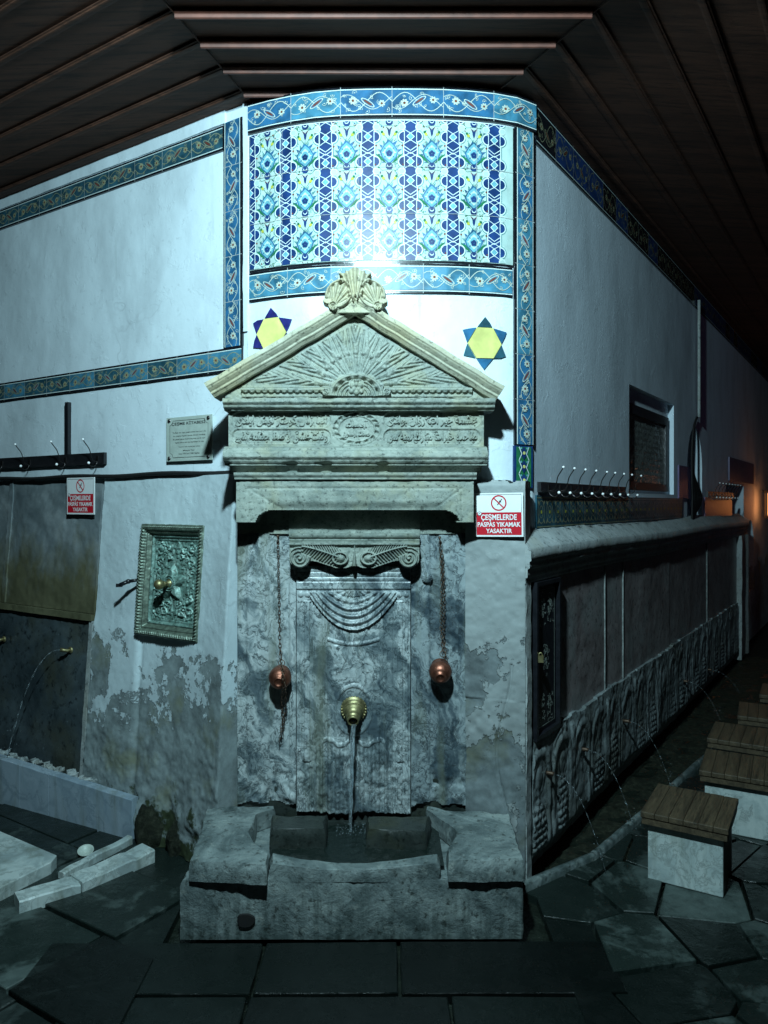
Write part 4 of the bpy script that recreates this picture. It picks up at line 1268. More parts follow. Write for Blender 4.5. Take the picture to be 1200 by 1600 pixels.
# --- lintel with quarter-round brackets
fl = front(YL)
lu0, lu1 = fx(369, YL), fx(740, YL)
lz_t, lz_b, lz_s = fz(748, YL), fz(816, YL), fz(796, YL)
bi0, bi1 = fx(430, YL), fx(688, YL)
out = [(lu0, lz_t), (lu0, lz_b)]
out += [(lu0 + .075, lz_b)]
rr_ = bi0 - lu0 - .078
out += [(bi0 - .078 * math.cos(a) + 0.0, lz_s - (lz_s - lz_b) * (1 - math.sin(a)) ** 1.0) for a in np.linspace(.1, math.pi / 2, 7)]
out += [(bi1 + .078 * math.cos(a), lz_s - (lz_s - lz_b) * (1 - math.sin(a))) for a in np.linspace(math.pi / 2, .1, 7)]
out += [(lu1 - .075, lz_b), (lu1, lz_b), (lu1, lz_t)]
def lin_h(U, V):
    w = np.zeros(U.shape)
    fr_ = pdist(U, V, [(lu0 + .047, lz_b + .02), (lu0 + .047, lz_t - .038), (lu1 - .047, lz_t - .038), (lu1 - .047, lz_b + .02)])
    w -= .006 * np.exp(-(fr_ / .0025) ** 2)
    w -= .004 * np.exp(-(pdist(U, V, [(lu0 + .047, lz_t - .038), (bi0 + .01, lz_s + .012)]) / .0022) ** 2) + .004 * np.exp(-(pdist(U, V, [(lu1 - .047, lz_t - .038), (bi1 - .01, lz_s + .012)]) / .0022) ** 2)
    w -= .012 * ss(V, lz_s + .035, lz_s) * ((U > bi0 - .01) & (U < bi1 + .01))
    return w + rough(U, V, .003, .025, 14)
mb = MB(); mb.relief(fl, lu0, lu1, lz_b, lz_t, .0045, lin_h, mask=lambda U, V: inpoly(U, V, out), depth=.125)
mesh('lintel', mb, M['carved'], fountain)
# upper fillet of the lintel, thin plank
mb = MB(); mb.relief(front(YL - .012), fx(367, YL), fx(744, YL), fz(749, YL), fz(738.5, YL), .004, lambda U, V: .010 * ss(V, fz(747, YL), fz(742, YL)) + rough(U, V, .003, .015, 24), depth=.14)
mesh('lintel_fillet', mb, M['carved'], fountain)

# --- lower cornice of the frieze, frieze with inscription, upper cornice
def moulded(name, px0, px1, py_t, py_b, Y, prof, mat, seed, res=.004, chip=.0, tex=None):
    u0, u1, v0, v1 = fx(px0, Y), fx(px1, Y), fz(py_b, Y), fz(py_t, Y)
    ps = np.array(prof)     # (fraction from bottom, proud)
    def h(U, V):
        t = (V - v0) / (v1 - v0)
        w = np.interp(t, ps[:, 0], ps[:, 1]) + rough(U, V, .0035, .018, seed)
        w -= chip * np.clip(vn(U, V, .045, seed + 5) - .18, 0, 1) * ss(np.abs(t - .5), .2, .5)
        return w
    m = MB(); m.relief(front(Y), u0, u1, v0, v1, res, h, depth=.13)
    return mesh(name, m, mat, fountain)
moulded('lower_cornice', 350, 761, 697, 727, YC - .01, [(0, .0), (.12, .0), (.16, .012), (.34, .016), (.38, .026), (.72, .024), (.76, .010), (.9, .006), (1, -.02)], M['carved'], 71, chip=.08)
moulded('lower_cornice', 360, 752, 725, 738, YC + .03, [(0, 0), (.5, .004), (1, .012)], M['carved'], 73)
moulded('upper_cornice', 349, 773, 623, 641, YC, [(0, -.012), (.15, -.008), (.2, .004), (.55, .008), (.6, .020), (1, .020)], M['carved'], 75, chip=.08)
fi0, fi1, fj0, fj1 = fx(357, YF), fx(756, YF), fz(699, YF), fz(640, YF)
FRZ = front(YF)
def cartouche(U, V, a, b, c, d):
    r = (d - c) / 2
    x = np.clip(U, a + r, b - r)
    return np.hypot(U - x, V - (c + d) / 2) - r
fmid = fx(557, YF)
cart = []
for (a, b) in ((fx(362, YF), fx(517, YF)), (fx(599, YF), fx(751, YF))):
    for (c, d) in ((fz(668, YF), fz(643, YF)), (fz(694, YF), fz(670, YF))):
        cart.append((a, b, c, d))
def frieze_h(U, V):
    w = rough(U, V, .0022, .016, 81)
    for a, b, c, d in cart:
        q = cartouche(U, V, a, b, c, d)
        w -= .007 * ss(q, .001, -.003)
        w += ridge(np.abs(q), .0022, .003)
    e = np.hypot((U - fmid) / .095, (V - (fj0 + fj1) / 2) / .066)
    w -= .006 * (e < 1); w += ridge(np.abs(e - 1) * .07, .003, .004) + ridge(np.abs(e - .78) * .07, .0025, .007)
    # ring of leaf scrolls round the oval
    th = np.arctan2((V - (fj0 + fj1) / 2) / .066, (U - fmid) / .095)
    w += .006 * np.cos(th * 16 + e * 9) * ((e > .8) & (e < 1.0))
    w -= .006 * np.exp(-(pdist(U, V, [(fmid - .03, fj1), (fmid - .018, fj1 - .05), (fmid - .004, fj0 + .05), (fmid + .02, fj0)]) / .0022) ** 2)
    return w
mb = MB(); mb.relief(FRZ, fi0, fi1, fj0, fj1, .0026, frieze_h, depth=.10)
frz = mesh('inscription_frieze', mb, M['carved'], fountain)
mb = MB()
lines = ['آب زلال كوثر نوش ايلدى', 'وقت عشق و صفا جشمه سى', 'جشمه خير آب روان بولدى', 'صاحب خيرات مبارك سنه سى']
for (a, b, c, d), tx in zip(cart, lines):
    put_text(mb, front(YF - .001), arabic(tx), a + .014, b - .014, c + .006, d - .006, -.006, 0, extrude=.006, kind='arabic', bold=.012)
    rs = random.Random(len(tx))
    for k in range(26):      # vowel marks and flourishes between the letters
        xx = a + .02 + (b - a - .04) * rs.random(); yy = c + .010 + (d - c - .02) * rs.random(); an = rs.random() * 360
        mb.tube(front(YF).pt(*arc(xx, yy, .004 + .005 * rs.random(), an, an + 110 + 90 * rs.random(), 6).T, -.003), .0016, 0, 5)
put_text(mb, front(YF - .001), arabic('آبدست'), fmid - .045, fmid + .045, (fj0 + fj1) / 2, (fj0 + fj1) / 2 + .035, -.004, 0, extrude=.005, kind='arabic', bold=.02)
put_text(mb, front(YF - .001), arabic('صحت اولسون'), fmid - .055, fmid + .055, (fj0 + fj1) / 2 - .036, (fj0 + fj1) / 2 - .005, -.004, 0, extrude=.005, kind='arabic', bold=.02)
mesh('raised_inscription', mb, M['carved'], frz)

# --- pediment: tympanum with sunburst
YT = YF
tb = fz(622, YT); ta = fz(498, YT)
tl, tr_, tcx = fx(352, YT), fx(768, YT), fx(553, YT)
cx, cy = fx(556, YT), fz(606, YT)
tri = [(tl, tb), (tr_, tb), (tr_, tb + .012), (fx(556, YT) + .008, ta), (tcx - .008, ta), (tl, tb + .012)]
inner = [(fx(380, YT), fz(612, YT)), (fx(736, YT), fz(616, YT)), (fx(554, YT), fz(508, YT))]
def tymp_h(U, V):
    w = rough(U, V, .003, .02, 91) + rough(U, V, .002, .006, 96)
    ins = inpoly(U, V, [(fx(376, YT), fz(606, YT)), (fx(739, YT), fz(608, YT)), (fx(554, YT), fz(506, YT))])
    th = np.arctan2(V - cy, U - cx); r = np.hypot(U - cx, V - cy)
    N = 11.0
    f = (np.clip(th, 0, np.pi) / np.pi * N) % 1.0
    g = np.abs(f - .5) * 2          # 0 at leaf centre, 1 at the rod between leaves
    leafw = .66
    leaf = .012 * np.sqrt(np.clip(1 - (g / leafw) ** 2, 0, 1)) * np.clip(r / .12, .3, 1.4)
    spine = .004 * np.exp(-(g * r / .008) ** 2)
    tooth = .0035 * np.sin((r - g * .10 * np.clip(r / .2, .5, 2)) * 2 * np.pi / .045) * (r > .17) * (g < leafw)
    rod = .014 * np.sqrt(np.clip(1 - ((1 - g) * r / np.clip(.03 * r / .15, .010, .035)) ** 2, 0, 1))
    groove = -.006 * np.exp(-((g - leafw - .03) * r / .006) ** 2)
    sun = leaf + spine + tooth + groove
    sun = np.maximum(sun, rod)
    w = np.where(ins & (r > .06) & (V > cy - .0), w + sun - .004, w)
    # ring of knobs round the shell
    k = (th / np.pi * 13) % 1 - .5
    kn = np.hypot(k * np.pi / 13 * .142, (r - .142))
    w = np.where(V > cy, np.maximum(w, ridge(kn, .011, .017)), w)
    return w
mb = MB(); mb.relief(front(YT), tl, tr_, tb, ta, .0026, tymp_h, mask=lambda U, V: inpoly(U, V, tri), depth=.10)
ped = mesh('pediment', mb, M['carved'], fountain)
# scalloped string under the rays
def string_h(U, V):
    v0 = fz(619, YT); v1 = fz(606.5, YT); t = (V - v0) / (v1 - v0)
    x = np.abs((U / .026) % 1 - .5) * 2
    return .014 * ss(t, .30 + .22 * x ** 2, .42 + .22 * x ** 2) * ss(t, 1.0, .92) + .004 * (t > .62) + rough(U, V, .002, .01, 13)
mb = MB(); mb.relief(front(YT - .006), fx(378, YT), fx(737, YT), fz(620, YT), fz(606, YT), .0025, string_h, depth=.02)
mesh('scalloped_string', mb, M['carved'], ped)
# shell with volutes at the foot of the sunburst
Yh = YT - .022; sc0 = fz(619, Yh); sx_ = fx(557, Yh)
def shell_mask(U, V):
    x = (U - sx_); y = V - sc0
    a = np.arctan2(np.maximum(y, 0), x); R = .118 + .006 * np.cos(a * 14)
    body = (np.hypot(x / 1.0, y / .80) < R) & (y >= 0)
    vol = np.hypot(np.abs(x) - .121, y - .016) < .016
    return body | vol
def shell_h(U, V):
    x = U - sx_; y = V - sc0; a = np.arctan2(y, x); r = np.hypot(x, y / .80)
    w = .016 + .010 * np.cos(a * 14) * ss(r, .03, .06) * ss(r, .10, .085) + .010 * np.exp(-((r - .102) / .007) ** 2) - .010 * np.exp(-((r - .085) / .004) ** 2)
    bd = np.minimum.reduce([np.hypot(x - q, y - p) for q, p in ((0, .045), (-.017, .04), (.017, .04), (-.009, .026), (.009, .026), (0, .012), (-.02, .018), (.02, .018), (0, .062))])
    w = np.where(r < .082, .010 + ridge(bd, .011, .014) + .006 * np.sin(r * 420) * (np.abs(x) > .03), w)
    rv_ = np.hypot(np.abs(x) - .121, y - .016)
    w = np.where(rv_ < .016, .018 + .006 * np.cos((rv_ / .0065 + np.arctan2(y - .016, np.abs(x) - .121) / 6.28) * 6.28), w)
    return w + rough(U, V, .0018, .01, 3)
mb = MB(); mb.relief(front(Yh), sx_ - .14, sx_ + .14, sc0 - .002, sc0 + .10, .0022, shell_h, mask=shell_mask, depth=.03)
mesh('shell_ornament', mb, M['carved'], ped)

# raking cornices: three stepped mouldings each
def rake(pxA, pyA, pxB, pyB, seed):
    Y = YC
    A = np.array([fx(pxA, Y), fz(pyA, Y)]); B = np.array([fx(pxB, Y), fz(pyB, Y)])     # outer top line: foot -> apex
    d = B - A; L = np.linalg.norm(d); d = d / L
    left = d[0] > 0
    dn = np.array([d[1], -d[0]]) if left else np.array([-d[1], d[0]])     # pointing down/inward
    if dn[1] > 0: dn = -dn
    ps = np.array([(0, .034), (.018, .036), (.0195, .028), (.024, .027), (.036, .014), (.038, .008), (.046, .008), (.048, .0), (.060, -.012)])
    U, T = np.meshgrid(np.linspace(0, L, int(L / .006)), np.concatenate([np.linspace(0, .060, 26)]))
    W = np.interp(T, ps[:, 0], ps[:, 1])
    W = W + rough(U + seed, T, .0012, .02, seed) - .012 * np.clip(vn(U, T, .05, seed + 3) - .22, 0, 1)
    edge = .003 * vn(U, T * 0, .06, seed + 9)
    # vertical mitre at the apex
    X = A[0] + d[0] * U + dn[0] * (T + edge); Z = A[1] + d[1] * U + dn[1] * (T + edge)
    xm = B[0]
    X = np.minimum(X, xm) if left else np.maximum(X, xm)
    pts = np.stack([X, Y - W, Z], -1)
    m = MB(); m.grid(pts, 0, True)
    # top, foot and underside returns
    back = Y + .13
    top = pts[0]; tb_ = top.copy(); tb_[:, 1] = back
    m.grid(np.stack([top, tb_]), 0, False)
    bo = pts[-1]; bb = bo.copy(); bb[:, 1] = back
    m.grid(np.stack([bo, bb]), 0, False)
    ft = pts[:, 0]; fb = ft.copy(); fb[:, 1] = back
    m.grid(np.stack([ft, fb]), 0, False)
    return mesh('raking_cornice', m, M['carved_warm'], ped)
rake(322, 601, 555, 463, 101)
rake(787, 606, 555, 463, 117)
# finial: two shells and a palm leaf
Yn = YC - .02; fr = front(Yn)
nx0, nx1, nz0, nz1 = fx(506, Yn), fx(607, Yn), fz(489, Yn), fz(423, Yn)
ncx = fx(555.5, Yn)
def fin_shape(U, V):
    x = np.abs(U - ncx); y = V - nz0
    sh = np.hypot((x - .066) * .9 + (y - .072) * .42, (y - .072) * .8 - (x - .066) * .30)
    vol = np.hypot(x - .088, y - .022)
    tip = np.hypot((x - .112) / 1.5, y - .046)
    lobes = .010 * np.cos(np.arctan2(y - .10, x) * 9)
    palm = (y > .062) & (x < .018 + .42 * np.clip(y - .085, 0, 1) + .008 * np.sin(y * 320)) & (y < .168 - .25 * x + lobes * .5)
    stem = (x < .026 + .004 * np.cos(y * 300)) & (y > .055 + .010 * np.cos(x * 330)) & (y <= .12)
    rim = (y > .118) & (y < .150) & (x < .056 + .008 * np.cos(y * 260))
    wedge = (y < .075 - x * .05) & (y > -.0) & (x < .075)
    return x, y, sh, vol, tip, palm, stem, rim, wedge
def fin_mask(U, V):
    x, y, sh, vol, tip, palm, stem, rim, wedge = fin_shape(U, V)
    return (sh < .052) | (vol < .018) | (tip < .011) | palm | stem | rim | wedge
def fin_h(U, V):
    x, y, sh, vol, tip, palm, stem, rim, wedge = fin_shape(U, V)
    a = np.arctan2(y - .022, x - .088)
    w = np.full(U.shape, .002)
    w = np.where(wedge, .004, w)
    w = np.where(sh < .052, .012 + .007 * np.cos(a * 22) * (sh < .040) + .014 * np.exp(-((sh - .046) / .005) ** 2), w)
    w = np.where(vol < .018, .026 + .008 * np.cos(vol / .008 * 6.28), w)
    w = np.where(tip < .011, .014, w)
    pr = .034 + .007 * np.cos(np.arctan2(x, y - .02) * 26) + .10 * np.clip(y - .12, 0, .05)
    w = np.where(palm | stem | rim, pr, w)
    return w + rough(U, V, .003, .012, 5)
mb = MB(); mb.relief(fr, nx0 - .012, nx1 + .012, nz0, nz1, .0022, fin_h, mask=fin_mask, depth=.05)
mesh('finial', mb, M['carved_warm'], ped)

# --- basin
def stone(pts, z0, z1, name, mat, seed, res=.012, amp=.007, lip=None, topfn=None):
    """weathered block: polygon in plan, roughened top and sides"""
    m = MB()
    p = [np.array(q, float) for q in pts]
    # side walls
    n = len(p)
    tot = []
    for i in range(n):
        a, b = p[i], p[(i + 1) % n]; L = np.linalg.norm(b - a)
        if L < 1e-6: continue
        k = max(1, int(L / res))
        for t in range(k): tot.append(a + (b - a) * t / k)
    tot = np.array(tot); k = len(tot)
    c = tot.mean(0)
    zs = np.linspace(z0, z1, max(3, int((z1 - z0) / res)))
    rows_ = []
    for j, z_ in enumerate(zs):
        out_ = tot - c
        nrm_ = out_ / np.maximum(np.linalg.norm(out_, axis=1), 1e-6)[:, None]
        ins = .010 if j == len(zs) - 1 else (.003 if j == len(zs) - 2 else 0)
        off = rough(tot[:, 0] * 3 + tot[:, 1] * 2 + seed, np.full(k, z_), amp, .05, seed)
        q = tot + nrm_ * (off - ins)[:, None]
        zz = np.full(k, z_) + (vn(tot[:, 0], tot[:, 1], .05, seed + 8) * .010 if j == len(zs) - 1 else 0)
        if topfn is not None: zz = np.where(zz > z0 + .001, z0 + (zz - z0) * topfn(q[:, 0], q[:, 1]), zz)
        rows_.append(np.concatenate([q, zz[:, None]], 1))
    G_ = np.stack(rows_); G_ = np.concatenate([G_, G_[:, :1]], 1)
    m.grid(G_, 0, True)
    # top: fan of rings toward the middle, noisy
    import mathutils
    cap = G_[-1][:-1]
    m.add(cap, [tuple(range(k))], 0, False)
    return mesh(name, m, mat, fountain)
def GP(px, py, z): return G(px, py, z)
BZ = .212
# lower course: front blocks and sides
bx0, bx1 = GP(281, 1468, 0)[0], GP(818, 1466, 0)[0]
Y0 = 2.612
mbk = [(bx0, Y0), (fx(420, Y0), Y0 - .004), (fx(420, Y0), Y0 + .42), (bx0 + .02, Y0 + .48)]
stone([(bx0, Y0), (bx1, Y0 + .005), (bx1 - .004, Y0 + .075), (bx0 + .004, Y0 + .075)], 0, BZ, 'basin_base', M['basin'], 201, amp=.008)
stone([(bx0 + .006, Y0 + .076), (fx(428, Y0), Y0 + .076), (fx(428, Y0), 3.05), (bx0 + .03, 3.05)], 0, BZ - .002, 'basin_base', M['basin'], 203)
stone([(fx(690, Y0), Y0 + .076), (bx1 - .006, Y0 + .076), (bx1 - .01, 3.04), (fx(690, Y0), 3.04)], 0, BZ - .002, 'basin_base', M['basin'], 205)
# upper blocks
zt = .285
lp = [(295, 1346), (417, 1352), (421, 1335), (398, 1316), (393, 1303), (400, 1285), (402, 1272), (432, 1262), (430, 1255), (322, 1261)]
stone([GP(a, b, zt) for a, b in lp], BZ + .002, zt, 'basin_side_block', M['basin'], 211, res=.012)
rp = [(699, 1347), (821, 1346), (796, 1269), (693, 1266), (665, 1256), (664, 1264), (690, 1283), (707, 1296), (709, 1308), (698, 1325)]
stone([GP(a, b, zt) for a, b in rp], BZ + .002, zt, 'basin_side_block', M['basin'], 213, res=.012)
# hollowed front rim between them
ra, rb = fx(419, Y0), fx(688, Y0)
stone([(ra, Y0 + .002), (rb, Y0 + .006), (rb, Y0 + .07), (ra, Y0 + .066)], BZ - .01, .275, 'basin_rim', M['basin'], 215, res=.012,
      topfn=lambda x, y: .55 + .45 * np.clip(np.abs((x - (ra + rb) / 2) / (rb - ra) * 2), 0, 1) ** 2)
# inner back stones and the dark gap
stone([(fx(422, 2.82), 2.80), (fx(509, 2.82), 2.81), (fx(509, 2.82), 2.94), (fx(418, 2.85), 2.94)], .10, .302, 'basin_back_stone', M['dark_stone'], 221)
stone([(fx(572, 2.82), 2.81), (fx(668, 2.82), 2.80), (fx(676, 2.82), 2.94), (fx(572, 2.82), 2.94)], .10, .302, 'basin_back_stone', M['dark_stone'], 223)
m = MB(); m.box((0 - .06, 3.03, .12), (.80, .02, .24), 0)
m.box((-.10, 3.073, .20), (1.00, .007, .40), 0)  # thin dark fill sheet added to hide the pale wall under the slabs
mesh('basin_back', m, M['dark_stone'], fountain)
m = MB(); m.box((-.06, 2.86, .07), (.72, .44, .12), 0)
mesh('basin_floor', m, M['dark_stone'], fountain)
# drain hole in the front: its inner shade drawn as a flat ragged black disc
m = MB(); dx, dz = fx(384, Y0), fz(1437, Y0)
hp = [(dx + (.030 + .005 * math.sin(a * 3 + 1)) * math.cos(a), dz + (.026 + .004 * math.cos(a * 2)) * math.sin(a)) for a in np.linspace(0, 2 * math.pi, 14, endpoint=False)]
m.prism(front(Y0), hp, -.01, .009)
mesh('drain_hole_disc', m, M['cable'], fountain)

# water in the basin
m = MB(); U, V = np.meshgrid(np.linspace(fx(425, 2.8), fx(690, 2.8), 70), np.linspace(2.675, 3.03, 36))
rr = np.hypot(U - fx(549, 2.80), V - 2.80)
m.grid(np.stack([U, V, .232 + .003 * np.sin(rr * 150) * np.exp(-rr * 9) + rough(U, V, .002, .03, 3)], -1), 0, True)
mesh('water', m, M['pool'], None, 'dark rippled water standing in the stone basin', None, None, 'structure')

# --- spout
sp = (fx(553, YS), YS - .018, fz(1106, YS))
spout = thing('spout', 'fat ringed brass spout in the middle of the marble slab', 'water spout', sp)
m = MB(); ax = nrm((0, -1, -.42))
m.lathe([(-.012, .062), (.0, .061), (.004, .056), (.006, .050), (.014, .052), (.018, .046)], sp, ax, 0, 40)
for k in range(26):
    a = k / 26 * 2 * math.pi; m.ball(np.array(sp) + np.array((.058 * math.cos(a), -.004, .058 * math.sin(a))), .0065, 0, 6)
m.V = [(v_ - np.array(sp)) * .86 + np.array(sp) for v_ in m.V]
mesh('flange', m, M['brass'], spout)
m = MB()
m.lathe([(.016, .046), (.030, .044), (.034, .038), (.042, .040), (.046, .034), (.060, .030), (.064, .033), (.070, .030), (.074, .026), (.080, .0255), (.084, .028), (.088, .0275)], sp, ax, 0, 32, cap=False)
c = np.array(sp) + ax * .088
m.lathe([(0, .0275), (.004, .026), (.004, .021), (-.02, .020)], c, ax, 0, 28, cap=False)
m.V = [(v_ - np.array(sp)) * .86 + np.array(sp) for v_ in m.V]
mesh('nozzle', m, M['brass'], spout)
c = np.array(sp) + (c - np.array(sp)) * .86
m = MB(); m.lathe([(-.004, .0180), (-.002, .0180)], c, ax, 0, 20)  # black disc put in for the shade inside the opening
mesh('mouth_dark_disc', m, M['blackglaze'], spout)
# falling water
m = MB(); e = c + np.array((0, -.002, -.012)); zs = np.linspace(e[2], .225, 60)
t = (e[2] - zs) / (e[2] - .225)
pts = np.stack([e[0] - .010 * t + .0015 * np.sin(zs * 60), e[1] - .012 * np.sqrt(t), zs], 1)
m.tube(pts, .0075 * (1 - .45 * t) * (1 + .22 * np.sin(zs * 95) * t) + .0015, 0, 8)
pts2 = pts + np.array([.008, .003, 0]) * (1 - t)[:, None]
m.tube(pts2[:40], .003, 0, 6)
rs = random.Random(4)
for k in range(60):
    m.ball((pts[-1][0] + rs.uniform(-.06, .06), pts[-1][1] + rs.uniform(-.05, .04), .234 + .02 * rs.random()), .0022, 0, 5)
mesh('water_stream', m, M['water'], None, 'thin water stream falling from the brass spout into the basin', 'water stream')

# --- copper cups on chains
def chain_mesh(m, pts, link_=.011, r=.0013):
    p = np.array(pts, float); d = np.linalg.norm(np.diff(p, axis=0), axis=1); s_ = np.concatenate([[0], np.cumsum(d)])
    n_ = int(s_[-1] / (link_ * 1.45))
    for i in range(n_):
        q = np.array([np.interp((i + .5) / n_ * s_[-1], s_, p[:, j]) for j in range(3)])
        q2 = np.array([np.interp((i + .9) / n_ * s_[-1], s_, p[:, j]) for j in range(3)])
        t_ = nrm(q2 - q); sd = nrm(np.cross(t_, (0, 1, .01))) if i % 2 else nrm(np.cross(t_, np.cross(t_, (0, 1, .01))))
        a = np.linspace(0, 2 * np.pi, 10, endpoint=False)
        m.tube(q + np.cos(a)[:, None] * t_ * link_ * .95 + np.sin(a)[:, None] * sd * link_ * .48, r, 0, 5, close=True)
def cup(px, py, tilt, label, chains):
    c = np.array(P(px, py, YS - .055))
    r = thing('drinking_cup', label, 'cup', c, 'copper cups hanging from chains')
    ax = nrm(tilt)
    m = MB(); m.lathe([(.041, .001), (.041, .014), (.045, .016), (.045, .0195), (.040, .021), (.038, .0235), (.034, .025), (.033, .030), (.020, .041), (.0, .047), (-.020, .044), (-.034, .036), (-.040, .036), (-.042, .038), (-.040, .034), (-.034, .033), (-.018, .040), (.0, .043), (.02, .036), (.03, .02)], c, ax, 0, 28)
    mesh('bowl', m, M['copper'], r)
    m = MB()
    for pts in chains: chain_mesh(m, [P(x, y, Y) for x, y, Y in pts])
    mesh('chain', m, M['iron'], r)
    m = MB(); a = np.linspace(0, 2 * np.pi, 16, endpoint=False); k = P(*chains[0][-1][:2], YS - .07)
    m.tube(np.array(k) + np.stack([.012 * np.cos(a), .004 * np.sin(a), .012 * np.sin(a)], 1), .0018, 0, 6, close=True)
    mesh('ring', m, M['iron'], r)
    k = MB(); q = P(*chains[0][0]); k.ball(q, .006, 0, 6); k.tube([q, q + Vector((0, .05, 0))], .003, 0, 6)
    mesh('nail', k, M['iron'], r)
yc = YS - .024
cup(437.5, 1059, (0, -.96, -.2), 'copper cup on the left, its chain trailing down below it', [[(434, 838, yc), (436, 930, yc), (437, 1000, yc - .01), (440, 1036, YS - .075)], [(440, 1036, YS - .09), (442, 1060, YS - .11), (440, 1100, YS - .04), (443, 1130, yc), (436, 1160, yc)], [(441, 1040, YS - .09), (446, 1075, YS - .09), (446, 1110, yc), (438, 1145, yc)]])
cup(688, 1050, (-.06, -.93, -.36), 'copper cup on the right, hanging under a doubled chain', [[(687, 840, yc), (690, 900, yc), (689, 980, yc), (692, 1022, YS - .06)], [(691, 860, yc - .006), (694, 940, yc - .006), (693, 1000, yc), (697, 1032, YS - .06)]])

# =================================================================== things on the walls
def prohibition_sign(fr, u, v, w, h, label, tilt=0.0):
    o = fr.pt(u, v, .0); r = thing('warning_sign', label, 'sign', o, 'notices forbidding mat washing')
    c_, s_ = math.cos(tilt), math.sin(tilt)
    U2 = np.array(fr.U) * c_ + np.array(fr.V) * s_; V2 = -np.array(fr.U) * s_ + np.array(fr.V) * c_
    base = fr.pt(u, v, .020)
    f2 = Flat(base, U2, fr.W, V2)
    m = MB(); m.fbox(f2, -w / 2, w / 2, -h / 2, h / 2, 0, .004); mesh('plate', m, M['sign_white'], r)
    m = MB(); b = w * .035
    m.poly(f2, [(-w / 2 + b, -h / 2 + b), (w / 2 - b, -h / 2 + b), (w / 2 - b, h * .055), (-w / 2 + b, h * .055)], .0045, 0)
    for pts in ([(-w / 2 + b, h * .06), (-w / 2 + b, h / 2 - b), (w / 2 - b, h / 2 - b), (w / 2 - b, h * .06)],): m.ribbon(f2, pts, w * .008, .0046, 1)
    mesh('red_field', m, [M['sign_red'], M['sign_ink']], r)
    m = MB(); cy = h * .27; R = h * .165
    m.ribbon(f2, arc(0, cy, R, 0, 360, 33), h * .03, .0048, 0)
    m.ribbon(f2, [(-R * .7, cy + R * .7), (R * .7, cy - R * .7)], h * .028, .0052, 0)
    m.ribbon(f2, [(R * .45, cy + R * .55), (R * .1, cy + R * .1), (-R * .2, cy - R * .3)], h * .02, .0048, 1)
    m.ribbon(f2, [(R * .05, cy + R * .3), (R * .35, cy + R * .1)], h * .02, .0049, 1)
    mesh('symbol', m, [M['sign_red'], M['sign_ink']], r)
    m = MB()
    put_text(m, f2, 'ÇEŞMELERDE', -w * .37, w * .37, -h * .155, h * .018, .0055, 0, bold=.022)
    put_text(m, f2, 'PASPAS YIKAMAK', -w * .445, w * .445, -h * .275, -h * .165, .0055, 0, bold=.022)
    put_text(m, f2, 'YASAKTIR', -w * .27, w * .27, -h * .42, -h * .315, .0055, 0, bold=.022)
    mesh('lettering', m, M['sign_white'], r)
    m = MB(); m.disc(f2, -w * .40, h * .03, w * .045, .0060, 0, 14); m.ribbon(f2, arc(-w * .40, h * .03, w * .04, 0, 360, 15), .0016, .0064, 1); m.ribbon(f2, [(-w * .42, h * .015), (-w * .385, h * .05)], .002, .0064, 1)
    mesh('sticker', m, [M['sign_white'], M['sign_ink']], r)
    return r
fs = front(3.015)
q0 = PF.hit(744, 804); q1 = PF.hit(819, 804)
prohibition_sign(PF, (q0[0] + q1[0]) / 2, q0[1], q1[0] - q0[0], fz(771, 3.0) - fz(839, 3.0), 'red and white notice on the grey pier right of the fountain lintel', .012)
u, v = LB.hit(132, 775); a = LB.hit(111, 775)[0]; b = LB.hit(154, 775)[0]
prohibition_sign(LB, u, v, b - a, LB.hit(132, 747)[1] - LB.hit(132, 804)[1], 'red and white notice on the grey panel under the left coat rack', .0)

# metal plaque
u0, u1 = LW.hit(265, 690)[0], LW.hit(336, 690)[0]; v0, v1 = LW.hit(300, 720)[1], LW.hit(300, 651)[1]
o = LW.pt((u0 + u1) / 2, (v0 + v1) / 2, .012); r = thing('inscription_plaque', 'small grey metal plaque with dark lettering left of the pediment', 'plaque', o)
f2 = LW.sub((u0 + u1) / 2, (v0 + v1) / 2, .014); w, h = u1 - u0, v1 - v0
m = MB(); m.fbox(f2, -w / 2, w / 2, -h / 2, h / 2, 0, .005); mesh('plate', m, M['steel_plate'], r)
m = MB(); q = w * .42; k = h * .42; n_ = .022
bd = [(-q + n_, k), (q - n_, k)] + [(q - n_ * math.cos(a), k - n_ * math.sin(a)) for a in (0.01, .8, 1.56)] + [(q, -k + n_)] + [(q - n_ * math.sin(a), -k + n_ * math.cos(a)) for a in (0.01, .8, 1.56)] + [(-q + n_, -k)] + [(-q + n_ * math.cos(a), -k + n_ * math.sin(a)) for a in (0.01, .8, 1.56)] + [(-q, k - n_)] + [(-q + n_ * math.sin(a), k - n_ * math.cos(a)) for a in (.01, .8, 1.56)]
m.ribbon(f2, bd + bd[:1], .0022, .0055, 0)
put_text(m, f2, 'ÇEŞME KİTABESİ', -w * .38, w * .36, h * .30, h * .40, .0056, 0, bold=.02)
for t_, y, a_, b_ in (('Ya Rab ver suyu çeşmemize her yeri ola', .12, -.36, .37), ('bu çeşme hayatı içinde nimet olmakta', .045, -.34, .36), ('Bu güzel yapıyı kendi hayrına verdi suya', -.03, -.35, .36), ('hayatı nimet eder şu kaynaktan bir dua', -.105, -.30, .33), ('İstanbul eski medeniyet içinde', -.20, -.22, .25), ('Müzeyyen Tahir', -.29, -.12, .13), ('Sene 1000 hicri 1584 Haziran', -.355, -.22, .24)):
    put_text(m, f2, t_, w * a_, w * b_, h * y, h * (y + .042), .0056, 0, bold=.012, res=1)
mesh('lettering', m, M['sign_ink'], r)
